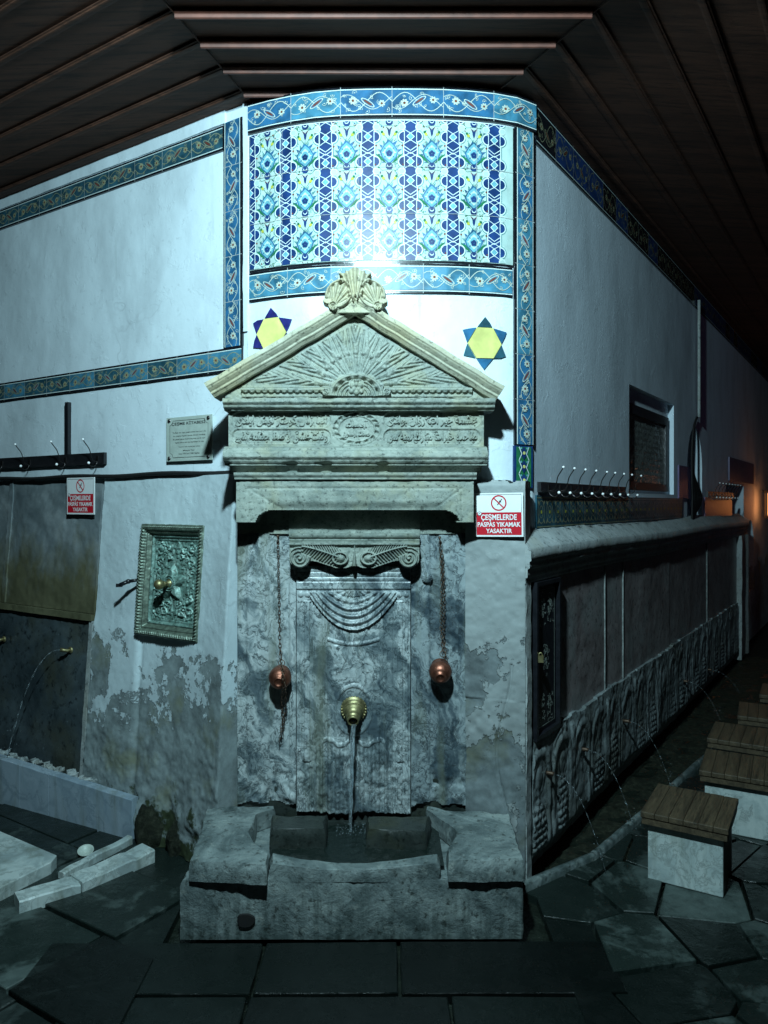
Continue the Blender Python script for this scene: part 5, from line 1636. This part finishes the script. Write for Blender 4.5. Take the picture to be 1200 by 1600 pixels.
for sx in (-1, 1):
    for sy in (-1, 1):
        m = MB(); m.lathe([(0, .0085), (.005, .008), (.008, .004), (.0085, .0005)], f2.pt(sx * w * .43, sy * h * .43, .005), f2.W, 0, 12)
        mesh('screw_cap', m, M['hook'], r)

# coat racks
def coat_rack(fr, u0, u1, v0, v1, hooks, label, hs=1.0, w=.022):
    o = fr.pt((u0 + u1) / 2, v0, 0); r = thing('coat_rack', label, 'coat rack', o, 'black coat racks on the walls')
    m = MB(); m.fbox(fr, u0, u1, v0, v1, .004, w); mesh('board', m, M['rack'], r)
    vm = (v0 + v1) / 2
    for i, hu in enumerate(hooks):
        m = MB()
        f3 = fr
        pts = [(0, -.012, w), (0, -.016, w + .014), (0, -.004, w + .030), (0.000, .022, w + .034), (-.004, .045, w + .040), (-.008, .066, w + .058), (-.009, .080, w + .066)]
        pts2 = [(0, -.012, w), (0, -.030, w + .006), (0, -.040, w + .022), (0, -.034, w + .038), (0, -.022, w + .044)]
        for p_ in (pts, pts2):
            q = np.array(p_) * 1.0
            # smooth
            t = np.linspace(0, 1, len(q)); tt = np.linspace(0, 1, 18)
            qq = np.stack([np.interp(tt, t, q[:, j]) for j in range(3)], 1)
            for _ in range(2): qq[1:-1] = (qq[:-2] + qq[1:-1] * 2 + qq[2:]) / 4
            m.tube(f3.pt(hu + qq[:, 0] * hs, vm + qq[:, 1] * hs, w + (qq[:, 2] - w) * hs), .0024, 0, 6)
        m.fbox(f3, hu - .008, hu + .008, vm - .020, vm + .012, w, w + .003)
        e = pts[-1]; e2 = pts2[-1]
        hk = mesh('hook', m, M['hook'], r)
        m = MB(); m.ball(f3.pt(hu + e[0] * hs, vm + e[1] * hs, w + (e[2] - w) * hs), .0058, 0, 8); mesh('knob', m, M['white_ball'], hk)
        m = MB(); m.ball(f3.pt(hu + e2[0] * hs, vm + e2[1] * hs, w + (e2[2] - w) * hs), .0070, 0, 8)
        mesh('knob', m, M['white_ball'], hk)
    return r
hz = LW.hit(168, 716)
hk = [LW.hit(px, 720)[0] for px in (158, 108, 52, 9)]
hk = hk + [hk[-1] - .27, hk[-1] - .54]
coat_rack(LW, hk[-1] - .15, hz[0], LW.hit(168, 725)[1], LW.hit(168, 707)[1], hk, 'black coat rack with hooks on the white left wall', 1.15)
hk = [RW.hit(px, 765)[0] for px in (850, 868, 886, 903.5, 921, 934.5, 949, 962, 977)]
coat_rack(RW, RW.hit(838, 760)[0], RW.hit(972, 760)[0], 1.598, 1.643, hk, 'nearer black coat rack on the right wall, above the patterned tile strip', 1.1)
hk = [3.80 + i * .155 for i in range(8)]
coat_rack(RW, 3.72, 5.0, 1.60, 1.65, hk, 'farther black coat rack on the right wall beyond the cables', 1.2)

# black bar standing on the left rack (window stay in the plaster)
m = MB(); bu = LW.hit(109, 680)[0]; m.fbox(LW, bu - .014, bu + .012, LW.hit(109, 712)[1], LW.hit(109, 629)[1], -.002, .020)
mesh('iron_bar', m, M['black'], None, 'short upright black iron bar on the left wall above the coat rack', 'bar')

# --- bronze tap door in the left wall
fu0, fu1 = LB.hit(223, 900)[0], LB.hit(323, 900)[0]; fv1 = LB.hit(270, 818)[1]; fv0 = LB.hit(270, 998)[1]
fu = (fu0 + fu1) / 2; fv = (fv0 + fv1) / 2; bw = (fu1 - fu0) / 2; bh = (fv1 - fv0) / 2
BD = Flat(LB.pt(fu, fv, .010), LB.U, LB.W, nrm(LB.pt(fu, fv + .1, 0) - LB.pt(fu, fv - .1, 0)))
door = thing('bronze_niche_door', 'ornate green bronze door with a star and brass knob, set in the left wall', 'niche door', BD.o)
def frame_h(U, V):
    a = np.minimum(bw - np.abs(U), bh - np.abs(V))      # distance inward from the outer edge
    w = .012 + .012 * np.sin(np.clip(a / .018, 0, 1) * np.pi)
    run = np.where((bw - np.abs(U)) < (bh - np.abs(V)), V, U)
    rope = ridge(np.abs(a - .022), .011, .016) * (1 + .55 * np.sin((run + a * .8) * 2 * np.pi / .0145))
    w = w + rope * .9 - .004 * np.exp(-((a - .036) / .002) ** 2) - .020 * ss(a, .040, .056)
    return w + rough(U, V, .003, .02, 6)
fw = .058
mb = MB(); mb.relief(BD, -bw, bw, -bh, bh, .0026, frame_h, mask=lambda U, V: (np.minimum(bw - np.abs(U), bh - np.abs(V)) < fw) & (np.minimum(bw - np.abs(U), bh - np.abs(V)) > .0035 * (1 + vn(U, V, .03, 3))), depth=.03)
frm = mesh('frame', mb, M['patina_frame'], door)
# inner green bevel
iw, ih = bw - fw, bh - fw
def bev_h(U, V):
    a = np.minimum(iw - np.abs(U), ih - np.abs(V)); return -.006 - .012 * ss(a, 0, .022) + .003 * np.sin(a / .022 * 9) + rough(U, V, .0015, .01, 5)
mb = MB(); mb.relief(BD, -iw, iw, -ih, ih, .003, bev_h, mask=lambda U, V: np.minimum(iw - np.abs(U), ih - np.abs(V)) < .024, depth=.03)
mesh('bevel', mb, M['patina'], door)
jw, jh = iw - .024, ih - .024
kx, ky = -.012, -.012
def pan_h(U, V):
    w = np.full(U.shape, -.022)
    # corner scrolls
    X = np.abs(U); Y = np.abs(V)
    cxx, cyy = jw - .030, jh - .036
    r = np.hypot(X - cxx, Y - cyy)
    w += ridge(r, .016, .012)
    w += ridge(np.abs(r - .026), .005, .007)
    for (qx, qy, qr, a) in ((jw * .45, jh * .80, .020, 0), (jw * .78, jh * .45, .022, 1), (jw * .30, jh * .60, .014, 2), (jw * .9, jh * .22, .016, 1), (jw * .55, jh * .62, .012, 0)):
        rr = np.hypot(X - qx, Y - qy); th = np.arctan2(Y - qy, X - qx)
        w += ridge(np.abs(rr - qr * (.75 + .12 * np.sin(th * 3 + a))), .0042, .009) * (np.cos(th + a * 2) < .75) + ridge(rr, .006, .007)
    w += .006 * (vn(U, V, .011, 8) > .12) * ((Y > jh * .3) | (X > jw * .6))
    # pierced background
    # star
    dx = U - kx; dy = V - ky; th = np.arctan2(dy, dx) - math.pi / 2; rad = np.hypot(dx, dy)
    k = (th / (2 * np.pi / 5)) % 1 - .5
    edge = .078 / (.42 + 1.15 * (.5 - np.abs(k)))  * .72
    edge = .088 * (1 - np.abs((th / (2 * np.pi / 5) + .5) % 1 - .5) * 1.12)
    st = np.clip((edge - rad) / .02, 0, 1)
    w = np.where(rad < edge, -.014 + .016 * st, w)
    # ring boss
    w = np.where(rad < .036, .004 + .006 * np.cos(rad / .012 * 2 * np.pi), w)
    return w + rough(U, V, .0015, .008, 4)
mb = MB(); mb.relief(BD, -jw, jw, -jh, jh, .0022, pan_h, depth=.02)
mesh('panel', mb, M['patina'], door)
m = MB(); b0 = BD.pt(kx, ky, 0); m.lathe([(.0, .020), (.006, .019), (.010, .012), (.030, .010), (.034, .014), (.038, .014), (.042, .010), (.046, .016), (.054, .0225), (.064, .024), (.074, .0215), (.082, .013), (.085, .001)], b0, BD.W, 0, 24)
mesh('knob', m, M['brass'], door)
m = MB()   # hasp swinging out at the left edge
h0 = BD.pt(-bw + .01, -.005, .02); h1 = BD.pt(-bw - .028, -.012, .05); h2 = BD.pt(-bw - .060, -.030, .075); h3 = BD.pt(-bw - .048, -.030, .060)
m.box(h0, (.016, .010, .040), 0); m.tube([h0, h1], [.007, .009], 0, 8); m.tube([h1, h2], [.010, .009], 0, 4); m.ball(h1, .012, 0, 7); m.box(h2, (.030, .010, .016), 0, rz=.4)
mesh('hasp', m, M['black'], door)

# --- small brass taps on the left panel with running water
def small_tap(fr, px, py, label, water, wl, end, group, dirw=(-.35, -.1), mat='brass'):
    u, v = fr.hit(px, py); p = fr.pt(u, v, -.01); r = thing('wall_tap', label, 'tap', p, group)
    m = MB(); W = np.array(fr.W); U_ = np.array(fr.U)
    m.lathe([(0, .017), (.006, .016), (.008, .011)], p, W, 0, 14)
    q = [p, p + W * .022, p + W * .036 + U_ * dirw[0] * .008 + np.array((0, 0, dirw[1] * .04)), p + W * .044 + U_ * dirw[0] * .018 + np.array((0, 0, dirw[1] * .1 - .004))]
    m.tube(q, [.008, .0095, .0085, .0105], 0, 10)
    mesh('nozzle', m, M[mat], r)
    e = np.array(q[-1])
    if water:
        t = np.linspace(0, 1, 70)
        end = np.array(end)
        pts = np.stack([e[0] + (end[0] - e[0]) * t ** .8, e[1] + (end[1] - e[1]) * t ** .8, e[2] - (e[2] - end[2]) * t ** 1.7], 1)
        m = MB(); m.tube(pts, (.0042 if fr is LB else .0024) * (1 - .4 * t) * np.clip(.55 + .35 * np.sin(t * 47 + px) + .45 * np.sin(t * 83 + px * 2), .06, 1.3) , 0, 6)
        rs = random.Random(int(px))
        for k in range(12): m.ball(pts[-1 - k % 12] + np.array((rs.uniform(-.03, .03), rs.uniform(-.03, .03), rs.uniform(0, .05))), .0022, 0, 5)
        mesh('water_stream', m, M['water'], None, wl, 'water stream', 'water streams from the wall taps')
    return r
def LBw(px, py, w): u, v = LB.hit(px, py); return LB.pt(u, v, w)
small_tap(LB, 108, 1016, 'brass tap on the wet black panel, nearer the bronze door', True, 'water arc falling from the left wall tap toward the blue marble slab', LBw(48, 1172, .13), 'small taps on the left wall', (-1.2, .1))
small_tap(LB, 4, 999, 'brass tap at the left edge of the photo on the wet black panel', False, '', None, 'small taps on the left wall', (-.2, -.1))

# --- right wall: black metal cupboard with padlock
a0, a1 = .078, .350; z0_, z1_ = .565, 1.222
cab = thing('metal_cupboard', 'narrow black metal cupboard with flowered corners at the near end of the right fountain wall', 'cupboard', RL.pt(a0, z0_, 0))
m = MB(); m.fbox(RL, a0, a1, z0_, z1_, -.05, -.004)
for (q0, q1, y0, y1) in ((a0, a0 + .018, z0_, z1_), (a1 - .018, a1, z0_, z1_), (a0 + .019, a1 - .019, z0_, z0_ + .018), (a0 + .019, a1 - .019, z1_ - .018, z1_)):
    m.fbox(RL, q0, q1, y0, y1, -.003, .016)
mesh('body', m, M['black'], cab)
m = MB(); e = .040
m.ribbon(RL, [(a0 + e, z0_ + e), (a1 - e, z0_ + e), (a1 - e, z1_ - e), (a0 + e, z1_ - e), (a0 + e, z0_ + e)], .004, -.001, 0)
rs = random.Random(3)
for cx_, cy_ in ((a0 + .09, z1_ - .12), (a1 - .09, z1_ - .12), (a0 + .09, z0_ + .12), (a1 - .09, z0_ + .12), ((a0 + a1) / 2, (z0_ + z1_) / 2)):
    for k in range(34):
        x = cx_ + rs.gauss(0, .018); y = cy_ + rs.gauss(0, .030); an = rs.random() * 6.28
        m.ribbon(RL, arc(x, y, .008, math.degrees(an), math.degrees(an) + 150, 5), .0028, -.0005 + k * 2e-5, 0)
mesh('ornament', m, M['steel_plate'], cab)
m = MB(); pl = RL.pt(a0 + .020, .905, .022); m.box(pl, (.022, .012, .028), 0); t = np.linspace(0, math.pi, 9)
m.tube(np.array(pl) + np.stack([.008 * np.cos(t), 0 * t, .012 + .014 * np.sin(t)], 1), .0026, 0, 6)
mesh('padlock', m, M['brass'], cab)

# taps with thin jets along the carved dado
taps = ((853, 1207, .06), (908, 1170, .05), (974, 1126, .05), (1067, 1064, .05), (1105, 1046, .05))
nm_ = ('nearest', 'second nearest', 'third nearest', 'fourth nearest', 'farthest')
for (px, py, dd), nn_ in zip(taps, nm_):
    u, v = RL.hit(px, py); e = RL.pt(u + .05, .02, .24)
    small_tap(RL, px, py, nn_ + ' small dull tap on the carved marble of the right wall', True, nn_ + ' thin water jet along the carved right wall', e, 'small taps on the right wall', (.2, .02), 'iron')

# --- cables by the arched niche
m = MB()
cu_ = rh(1083, 600)[0]
def rp_(px, py, w): u, v = RW.hit(px, py); return RW.pt(u, v, w)
m.tube([rp_(1086, y, .03) for y in (470, 520, 580, 640, 652)], .012, 0, 7)
mesh('cable_conduit', m, M['ledge'], None, 'thin pale conduit running down the right wall from the eave', 'conduit')
bun = thing('cable_bundle', 'loose bundle of black cables hanging over the arched niche', 'cables', rp_(1082, 750, .03))
rs = random.Random(8)
for k in range(7):
    m = MB(); off = rs.uniform(-1, 1)
    pts = [rp_(1085 + off * .5, 652, .02), rp_(1080 + off * .5, 664, .02), rp_(1077 + off * .5, 700, .02), rp_(1077 + off * .5, 735, .02), rp_(1077 + off * .5 + k * 1.3, 757, .02), rp_(1078 + k * 2.6, 776, .02), rp_(1077 + k * 2.0, 792, .02), rp_(1077 + k * .5, 806, .02), rp_(1077 + off * .5, 821, .02)]
    q = np.array(pts); t = np.linspace(0, 1, len(q)); tt = np.linspace(0, 1, 40); qq = np.stack([np.interp(tt, t, q[:, j]) for j in range(3)], 1)
    for _ in range(4): qq[1:-1] = (qq[:-2] + qq[1:-1] * 2 + qq[2:]) / 4
    m.tube(qq, .008, 0, 6)
    mesh('cable', m, M['cable'], bun)

# lantern at the far right and its glowing pane
lan = thing('wall_lantern', 'orange glowing lantern at the far end of the right wall', 'lantern', (4.60, 8.62, 1.35))
m = MB(); m.box((4.60, 8.62, 1.38), (.20, .20, .02)); m.box((4.60, 8.62, 1.69), (.22, .22, .02)); m.lathe([(0, .11), (.08, .03), (.10, .01)], (4.60, 8.62, 1.70), (0, 0, 1), 0, 8)
for sx in (-1, 1):
    for sy in (-1, 1): m.box((4.60 + sx * .09, 8.62 + sy * .09, 1.535), (.014, .014, .29))
mesh('cage', m, M['black'], lan)
m = MB(); m.box((4.60, 8.62, 1.535), (.14, .14, .26), 0); mesh('lit_pane', m, M['glow'], lan)

# flood lamp that lights the corner, hung under the eave outside the frame
fl_ = thing('flood_lamp', 'small black flood lamp hung under the eave, lighting the tiles', 'lamp', (LAMP[0], LAMP[1] - .06, LAMP[2]))
m = MB(); m.box((LAMP[0], LAMP[1] - .07, LAMP[2] + .012), (.20, .06, .18)); mesh('housing', m, M['black'], fl_, bevel=.01)
m = MB(); m.tube([(LAMP[0], LAMP[1] - .07, LAMP[2] + .1), (LAMP[0], LAMP[1] - .07, ZC + .02)], .008, 0, 6); mesh('bracket', m, M['black'], fl_)

# =================================================================== stools
def make_stool():
    r = bpy.data.objects.new('stool', None); COL.objects.link(r)
    m = MB(); hw = .165
    W3 = []
    for i in range(6):
        x0 = -hw + i * (2 * hw) / 6
        m.box((x0 + hw / 6, 0, .274), (hw / 3 - .0006, .355, .024 - .0012 * (i % 2)))
    mesh('seat', m, M['seat_wood'], r, world_space=False, bevel=.003)
    m = MB(); m.box((0, -.166, .247), (.320, .018, .022)); m.box((0, .166, .247), (.320, .018, .022)); m.box((-.152, 0, .247), (.018, .312, .022)); m.box((.152, 0, .247), (.018, .312, .022))
    mesh('seat_rail', m, M['seat_wood'], r, world_space=False)
    m = MB(); m.box((0, -.132, .118), (.285, .026, .236)); m.box((0, .132, .118), (.285, .026, .236)); m.box((-.132, 0, .117), (.024, .236, .234))
    mesh('marble_side', m, M['marble_white'], r, world_space=False, bevel=.004)
    m = MB(); m.box((.131, 0, .117), (.024, .236, .234))
    mesh('end_panel', m, M['seat_wood'], r, world_space=False)
    return r
st = make_stool()
SL = ['stool nearest the camera, wooden seat on a white marble box', 'second stool, close behind the nearest one, rough white marble side', 'third stool in the row along the wet channel', 'fourth stool in the row along the wet channel', 'fifth stool in the row, cut by the right edge', 'farthest stool, mostly hidden behind the others']
SP = [(1.285, 3.085, -.55), (1.72, 3.56, -.50), (1.97, 4.03, -.54), (2.33, 4.46, -.48), (2.71, 4.93, -.53), (3.05, 5.45, -.51)]
for i, (x, y, a) in enumerate(SP):
    o = st if i == 0 else dup(st)
    o.location = (x, y, .0); o.rotation_euler = (0, 0, a)
    tag(o, SL[i], 'stool', 'low stools with wooden seats on marble boxes')

# =================================================================== ground
m = MB(); m.add([(-40, -6, -.035), (40, -6, -.035), (40, 60, -.035), (-40, 60, -.035)], [(0, 1, 2, 3)])
mesh('ground', m, M['earth'], None, None, None, None, 'structure')
def clip_half(poly, n, d):
    out = []
    for i in range(len(poly)):
        a, b = poly[i], poly[(i + 1) % len(poly)]
        da = a[0] * n[0] + a[1] * n[1] - d; db = b[0] * n[0] + b[1] * n[1] - d
        if da <= 0: out.append(a)
        if da * db < 0:
            t = da / (da - db); out.append((a[0] + (b[0] - a[0]) * t, a[1] + (b[1] - a[1]) * t))
    return out
rs = random.Random(21)
sites = []
def rot2(x, y, a): return x * math.cos(a) - y * math.sin(a), x * math.sin(a) + y * math.cos(a)
# straight courses in front of the basin
for j in range(-6, 9):
    y = 2.47 - j * .30 if j >= 0 else 2.47 - j * .30
    off = rs.random() * .5
    for i in range(-6, 5):
        x = i * .62 + off
        sites.append((x, y, 0))
cells = []
for j in range(0, 7):
    y1 = 2.60 - j * .285; y0 = y1 - .28
    x = -3.2 + rs.random() * .4
    if j == 0: xs_ = [-3.2, -2.5, -1.75, -1.18, -.42 - .0, .05, .78]
    else:
        xs_ = [x]
        while xs_[-1] < 3.4: xs_.append(xs_[-1] + rs.uniform(.42, .85))
    for a, b in zip(xs_[:-1], xs_[1:]):
        if j < 2 and a < -.95 and b < -.9: continue
        if j < 2 and a > .62: continue
        cells.append([(a + .004, y0 + .004), (b - .004, y0 + .004 + rs.uniform(-.004, .004)), (b - .004, y1 - .004), (a + .004, y1 - .004)])
# crazy paving right (Voronoi), clipped to the kerb line; skewed slabs left
kerb = [GP(820, 1393, 0), GP(930, 1345, 0), GP(1005, 1280, 0), GP(1092, 1199, 0), (3.2, 5.9), (4.1, 7.3)]
def voronoi(region, sts, gap, ok):
    for i, s0 in enumerate(sts):
        poly = list(region)
        for k, s1 in enumerate(sts):
            if k == i or abs(s1[0] - s0[0]) + abs(s1[1] - s0[1]) > 2.6: continue
            n = (s1[0] - s0[0], s1[1] - s0[1]); L = math.hypot(*n); n = (n[0] / L, n[1] / L)
            mid = ((s0[0] + s1[0]) / 2, (s0[1] + s1[1]) / 2)
            poly = clip_half(poly, n, mid[0] * n[0] + mid[1] * n[1] - gap)
            if len(poly) < 3: break
        if len(poly) >= 3 and ok(s0): cells.append(poly)
def kx_at(y):
    ks = kerb
    for a, b in zip(ks[:-1], ks[1:]):
        if a[1] <= y <= b[1]: return a[0] + (b[0] - a[0]) * (y - a[1]) / (b[1] - a[1])
    return ks[0][0] if y < ks[0][1] else ks[-1][0]
sts = []
for i in range(19):
    for j in range(22):
        x = .62 + i * .27 + rs.uniform(-.125, .125); y = 2.1 + j * .27 + rs.uniform(-.125, .125)
        sts.append((x, y))
voronoi([(.60, 2.03), (6, 2.03), (6, 8.0), (4.4, 7.7), (3.2, 5.9), kerb[3], kerb[2], kerb[1], kerb[0], (.60, 2.9)], sts, .006, lambda s: s[0] > kx_at(s[1]) - .05)
for j in range(-3, 9):        # oblong slabs parallel to the left wall
    x = -1.0 + rs.random() * .4; wj = .36
    while x < 5.2:
        L = rs.uniform(.45, .85)
        quad = []
        for (q, r_) in ((x + .004, j * wj + .004), (x + L - .004, j * wj + .004 + rs.uniform(-.01, .01)), (x + L - .004, (j + 1) * wj - .004), (x + .004, (j + 1) * wj - .004)):
            quad.append((-.70 + dL[0] * q - nL[0] * -r_, 3.30 + dL[1] * q - nL[1] * -r_))
        for n_, d_ in (((0, -1), -2.03), ((1, 0), -.78)):
            quad = clip_half(quad, n_, d_)
            if len(quad) < 3: break
        # keep only what lies in front of the left wall
        if len(quad) >= 3: cells.append(quad)
        x += L
mb = MB(); tones = []
me_tone = []
for c in cells:
    n = len(c)
    if n < 3: continue
    cx_ = sum(p[0] for p in c) / n; cy_ = sum(p[1] for p in c) / n
    z = rs.uniform(-.006, .003); tx, ty = rs.uniform(-.012, .012), rs.uniform(-.012, .012)
    # resample outline with a slightly ragged edge
    pts = []
    for i in range(n):
        a, b = c[i], c[(i + 1) % n]; L = math.hypot(b[0] - a[0], b[1] - a[1]); k = max(1, int(L / .05))
        for t in range(k):
            q = t / k; x, y = a[0] + (b[0] - a[0]) * q, a[1] + (b[1] - a[1]) * q
            s_ = 1 - (.008 * rs.random() if t else .010)
            pts.append((cx_ + (x - cx_) * s_, cy_ + (y - cy_) * s_))
    k = len(pts)
    zf = lambda x, y: z + (x - cx_) * tx + (y - cy_) * ty
    top = [(x, y, zf(x, y)) for x, y in pts]; ins = [(cx_ + (x - cx_) * .985, cy_ + (y - cy_) * .985, zf(x, y) + .003) for x, y in pts]; bot = [(x, y, -.05) for x, y in pts]
    base = len(mb.F)
    mb.add(ins + top + bot, [tuple(range(k))] + [(i, k + i, k + (i + 1) % k, (i + 1) % k) for i in range(k)] + [(k + i, 2 * k + i, 2 * k + (i + 1) % k, k + (i + 1) % k) for i in range(k)])
    wet = .55 if (abs(cx_ + .1) < 1.0 and cy_ < 2.7) else 1.0
    me_tone += [rs.uniform(.55, 1.35) * wet] * (len(mb.F) - base)
pav = mesh('paving', mb, M['paving'], None, None, None, None, 'structure')
at = pav.data.color_attributes.new('tone', 'FLOAT_COLOR', 'CORNER')
arr = []
for p, t in zip(pav.data.polygons, me_tone): arr += [t, t, t, 1.0] * len(p.vertices)
at.data.foreach_set('color', arr)

# kerb along the channel, mossy channel bed
m = MB()
kp = kerb
for a, b in zip(kp[:-1], kp[1:]):
    a, b = np.array(a), np.array(b); d = b - a; L = np.linalg.norm(d); d /= L; nn = np.array([-d[1], d[0]])
    k = max(2, int(L / .05)); t = np.linspace(0.0, 1.0, k)
    P_ = a + d * (t * L)[:, None]
    pr = [(-.005, -.03), (-.004, .022), (.006, .032), (.022, .030), (.030, .018), (.030, -.05)]
    G2 = np.stack([np.concatenate([P_ + nn * w_ , np.full((k, 1), z_)], 1) + np.concatenate([np.zeros((k, 2)), (vn(t * L + a[0], t * 0, .06, 3) * .008)[:, None]], 1) for w_, z_ in pr])
    m.grid(G2, 0, True)
mesh('channel_kerb', m, M['basin'], None, None, None, None, 'structure')
m = MB()
us = np.linspace(0.0, 5.6, 130); ws = np.linspace(.0, .45, 12)
U, W_ = np.meshgrid(us, ws)
g = RL.pt(U, 0 * U, W_); g[..., 2] = -.030 + .03 * vn(U, W_, .06, 4) + .012 * vn(U, W_, .02, 6)
m.grid(g, 0, True)
mesh('channel_bed', m, M['moss'], None, None, None, None, 'structure')

# raised landing at the far right
m = MB(); m.box((5.35, 7.75, .06), (1.9, 1.0, .40), jit=.01); m.box((4.95, 7.1, -.04), (1.5, .32, .20), jit=.01)
mesh('stone_landing', m, M['ledge'], None, 'low greenish stone landing at the far end of the alley', 'step')

# --- left side: blue marble upright slabs in front of the trough, marble beams, slab, bowl
def strip_block(p0, p1, th, zb, zt0, zt1, name, mat, label=None, cat=None, parent=None, seed=0, broken=False):
    p0, p1 = np.array(p0), np.array(p1); d = p1 - p0; L = np.linalg.norm(d); d /= L; nn = np.array([-d[1], d[0]])
    if nn[1] < 0: nn = -nn
    k = max(3, int(L / .025)); t = np.linspace(0, 1, k)
    zt_ = zt0 + (zt1 - zt0) * t + (vn(t * L, t * 0, .04, seed) * (.009 if broken else .003))
    F_ = p0 + d * (t * L)[:, None]; B_ = F_ + nn * th
    col = lambda Pq, z: np.concatenate([Pq, np.broadcast_to(np.asarray(z, float), (k,))[:, None]], 1)
    G2 = np.stack([col(F_, zb), col(F_, zt_ - .006), col(F_ + nn * .005, zt_), col(B_ - nn * .005, zt_), col(B_, zt_ - .006), col(B_, zb)])
    m = MB(); m.grid(G2, 0, False)
    for e in (0, -1): m.add(G2[:, e], [tuple(range(6))], 0)
    return mesh(name, m, mat, parent, label, cat)
wallL = thing('trough_front', 'low row of smooth blue grey marble slabs before the left wall', 'trough wall', (*G(205, 1310), 0))
e0 = np.array(G(206, 1312)); e1 = np.array(G(0, 1256, .0)); dd = e1 - e0; Lw = np.linalg.norm(dd); dd /= Lw
qs = [0, .55, .76, 1.35, 2.0, 2.6]
ztop = lambda q: .185 + .055 * q
for a, b in zip(qs[:-1], qs[1:]):
    strip_block(e0 + dd * (a + .002), e0 + dd * (b - .002), .045, -.03, ztop(a), ztop(b), 'marble_slab', M['marble_grey'], parent=wallL, seed=int(a * 100))
rs = random.Random(5)
m = MB()
for k in range(26):
    q = .30 + k * .045; p = e0 + dd * q + np.array((.02, .065)) + np.array((rs.uniform(-.01, .01), rs.uniform(-.01, .015)))
    for _ in range(3):
        s_ = rs.uniform(.008, .024); c3 = (p[0] + rs.uniform(-.02, .02), p[1] + rs.uniform(-.015, .012), ztop(q) + rs.uniform(-.014, .002)); m.box(c3, (s_ * 1.5, s_, s_ * .7), jit=s_ * .3, rz=rs.random() * 3)
mesh('mortar_crumbs', m, M['ledge'], wallL, kind='stuff')
# dark water floor between
m = MB(); m.add([(*G(-60, 1262), -.008), (*G(207, 1312), -.008), (*G(206, 1322), -.008), (*G(86, 1392), -.008), (*G(-60, 1500), -.008)], [(0, 1, 2, 3, 4)])
mesh('puddle', m, M['pool'], None, None, None, None, 'structure')
# beam of white marble in two lengths
b0 = np.array(G(242, 1330, .045)); b1 = np.array(G(129, 1378, .045)); b2 = np.array(G(30, 1408, .045))
strip_block(b0, b1, .10, -.01, .048, .044, 'marble_beam', M['marble_white'], 'longer white marble beam on the wet paving, ending by the mossy wall foot', 'marble beam', seed=4, broken=True)
strip_block(b1 + (b2 - b1) * .03, b2, .09, -.01, .040, .043, 'marble_beam', M['marble_white'], 'shorter white marble beam nearest the left bottom, broken off from the longer one', 'marble beam', seed=9, broken=True)
c0_ = np.array(G(207, 1308, .03)); c1_ = np.array(G(100, 1364, .03))
strip_block(c0_, c1_, .035, -.01, .034, .030, 'marble_strip', M['marble_white'], 'thin marble strip lying behind the white beam', 'marble strip', seed=14, broken=True)
# big slab at the left edge
pz = .05
sp_ = [G(-90, 1262, pz), G(0, 1298, pz), G(89, 1336, pz), G(80, 1347, pz), G(0, 1387, pz), G(-90, 1430, pz)]
m = MB(); n = len(sp_); m.add([(*p, pz) for p in sp_] + [(*p, -.01) for p in sp_], [tuple(range(n))] + [(i, n + i, n + (i + 1) % n, (i + 1) % n) for i in range(n)])
mesh('marble_floor_slab', m, M['marble_white'], None, 'broad pale marble slab lying flat at the left edge of the photo', 'marble slab', bevel=.004)
# little white bowl
bp = G(134, 1334, 0); bowl = MB()
bowl.lathe([(0, .016), (.003, .022), (.010, .030), (.018, .035), (.020, .033), (.012, .027), (.005, .016), (.003, .001)], (bp[0], bp[1], .002), (.10, -.34, 1), 0, 20, cap=False)
mesh('small_bowl', bowl, M['steel_plate'], None, 'little pale bowl left in the wet corner behind the marble beam', 'bowl')

# mossy boulders at the foot of the left wall and beside the basin
def boulder(c, s, seed, label, mat='moss'):
    m = MB(); n = 26; th = np.linspace(0, 2 * np.pi, n * 2); ph = np.linspace(0, np.pi, n)
    T, Pp = np.meshgrid(th, ph)
    r = 1 + .45 * vn(np.cos(T) * np.sin(Pp) * 1.0 + 3, np.cos(Pp) + np.sin(T) * .7 + 5, .5, seed) + .25 * vn(np.cos(T) * np.sin(Pp) + 3, np.sin(T) * np.sin(Pp) + np.cos(Pp) + 7, .16, seed + 2)
    r[:, -1] = r[:, 0]
    g = np.stack([c[0] + s[0] * r * np.sin(Pp) * np.cos(T), c[1] + s[1] * r * np.sin(Pp) * np.sin(T), c[2] + s[2] * r * np.cos(Pp)], -1)
    m.grid(g, 0, True); return mesh('mossy_stone', m, M[mat], None, label, 'stone')
boulder((*G(236, 1318), .03), (.07, .05, .13), 3, 'mossy stone at the wall foot by the end of the marble slabs')
boulder((*G(278, 1330), .03), (.045, .04, .11), 7, 'mossy stone wedged between the wall foot and the basin')
boulder((*G(805, 1300), .05), (.03, .05, .10), 9, 'dark mossy stone between the basin and the cement pier')
# dark wall closing the alley far behind
m = MB(); m.box((9.5, 13.5, 2.5), (9, .4, 6)); mesh('far_building', m, M['panel_plum'], None, 'dark building closing off the alley behind everything', 'building')
print('faces', sum(len(o.data.polygons) for o in bpy.data.objects if o.type == 'MESH'))
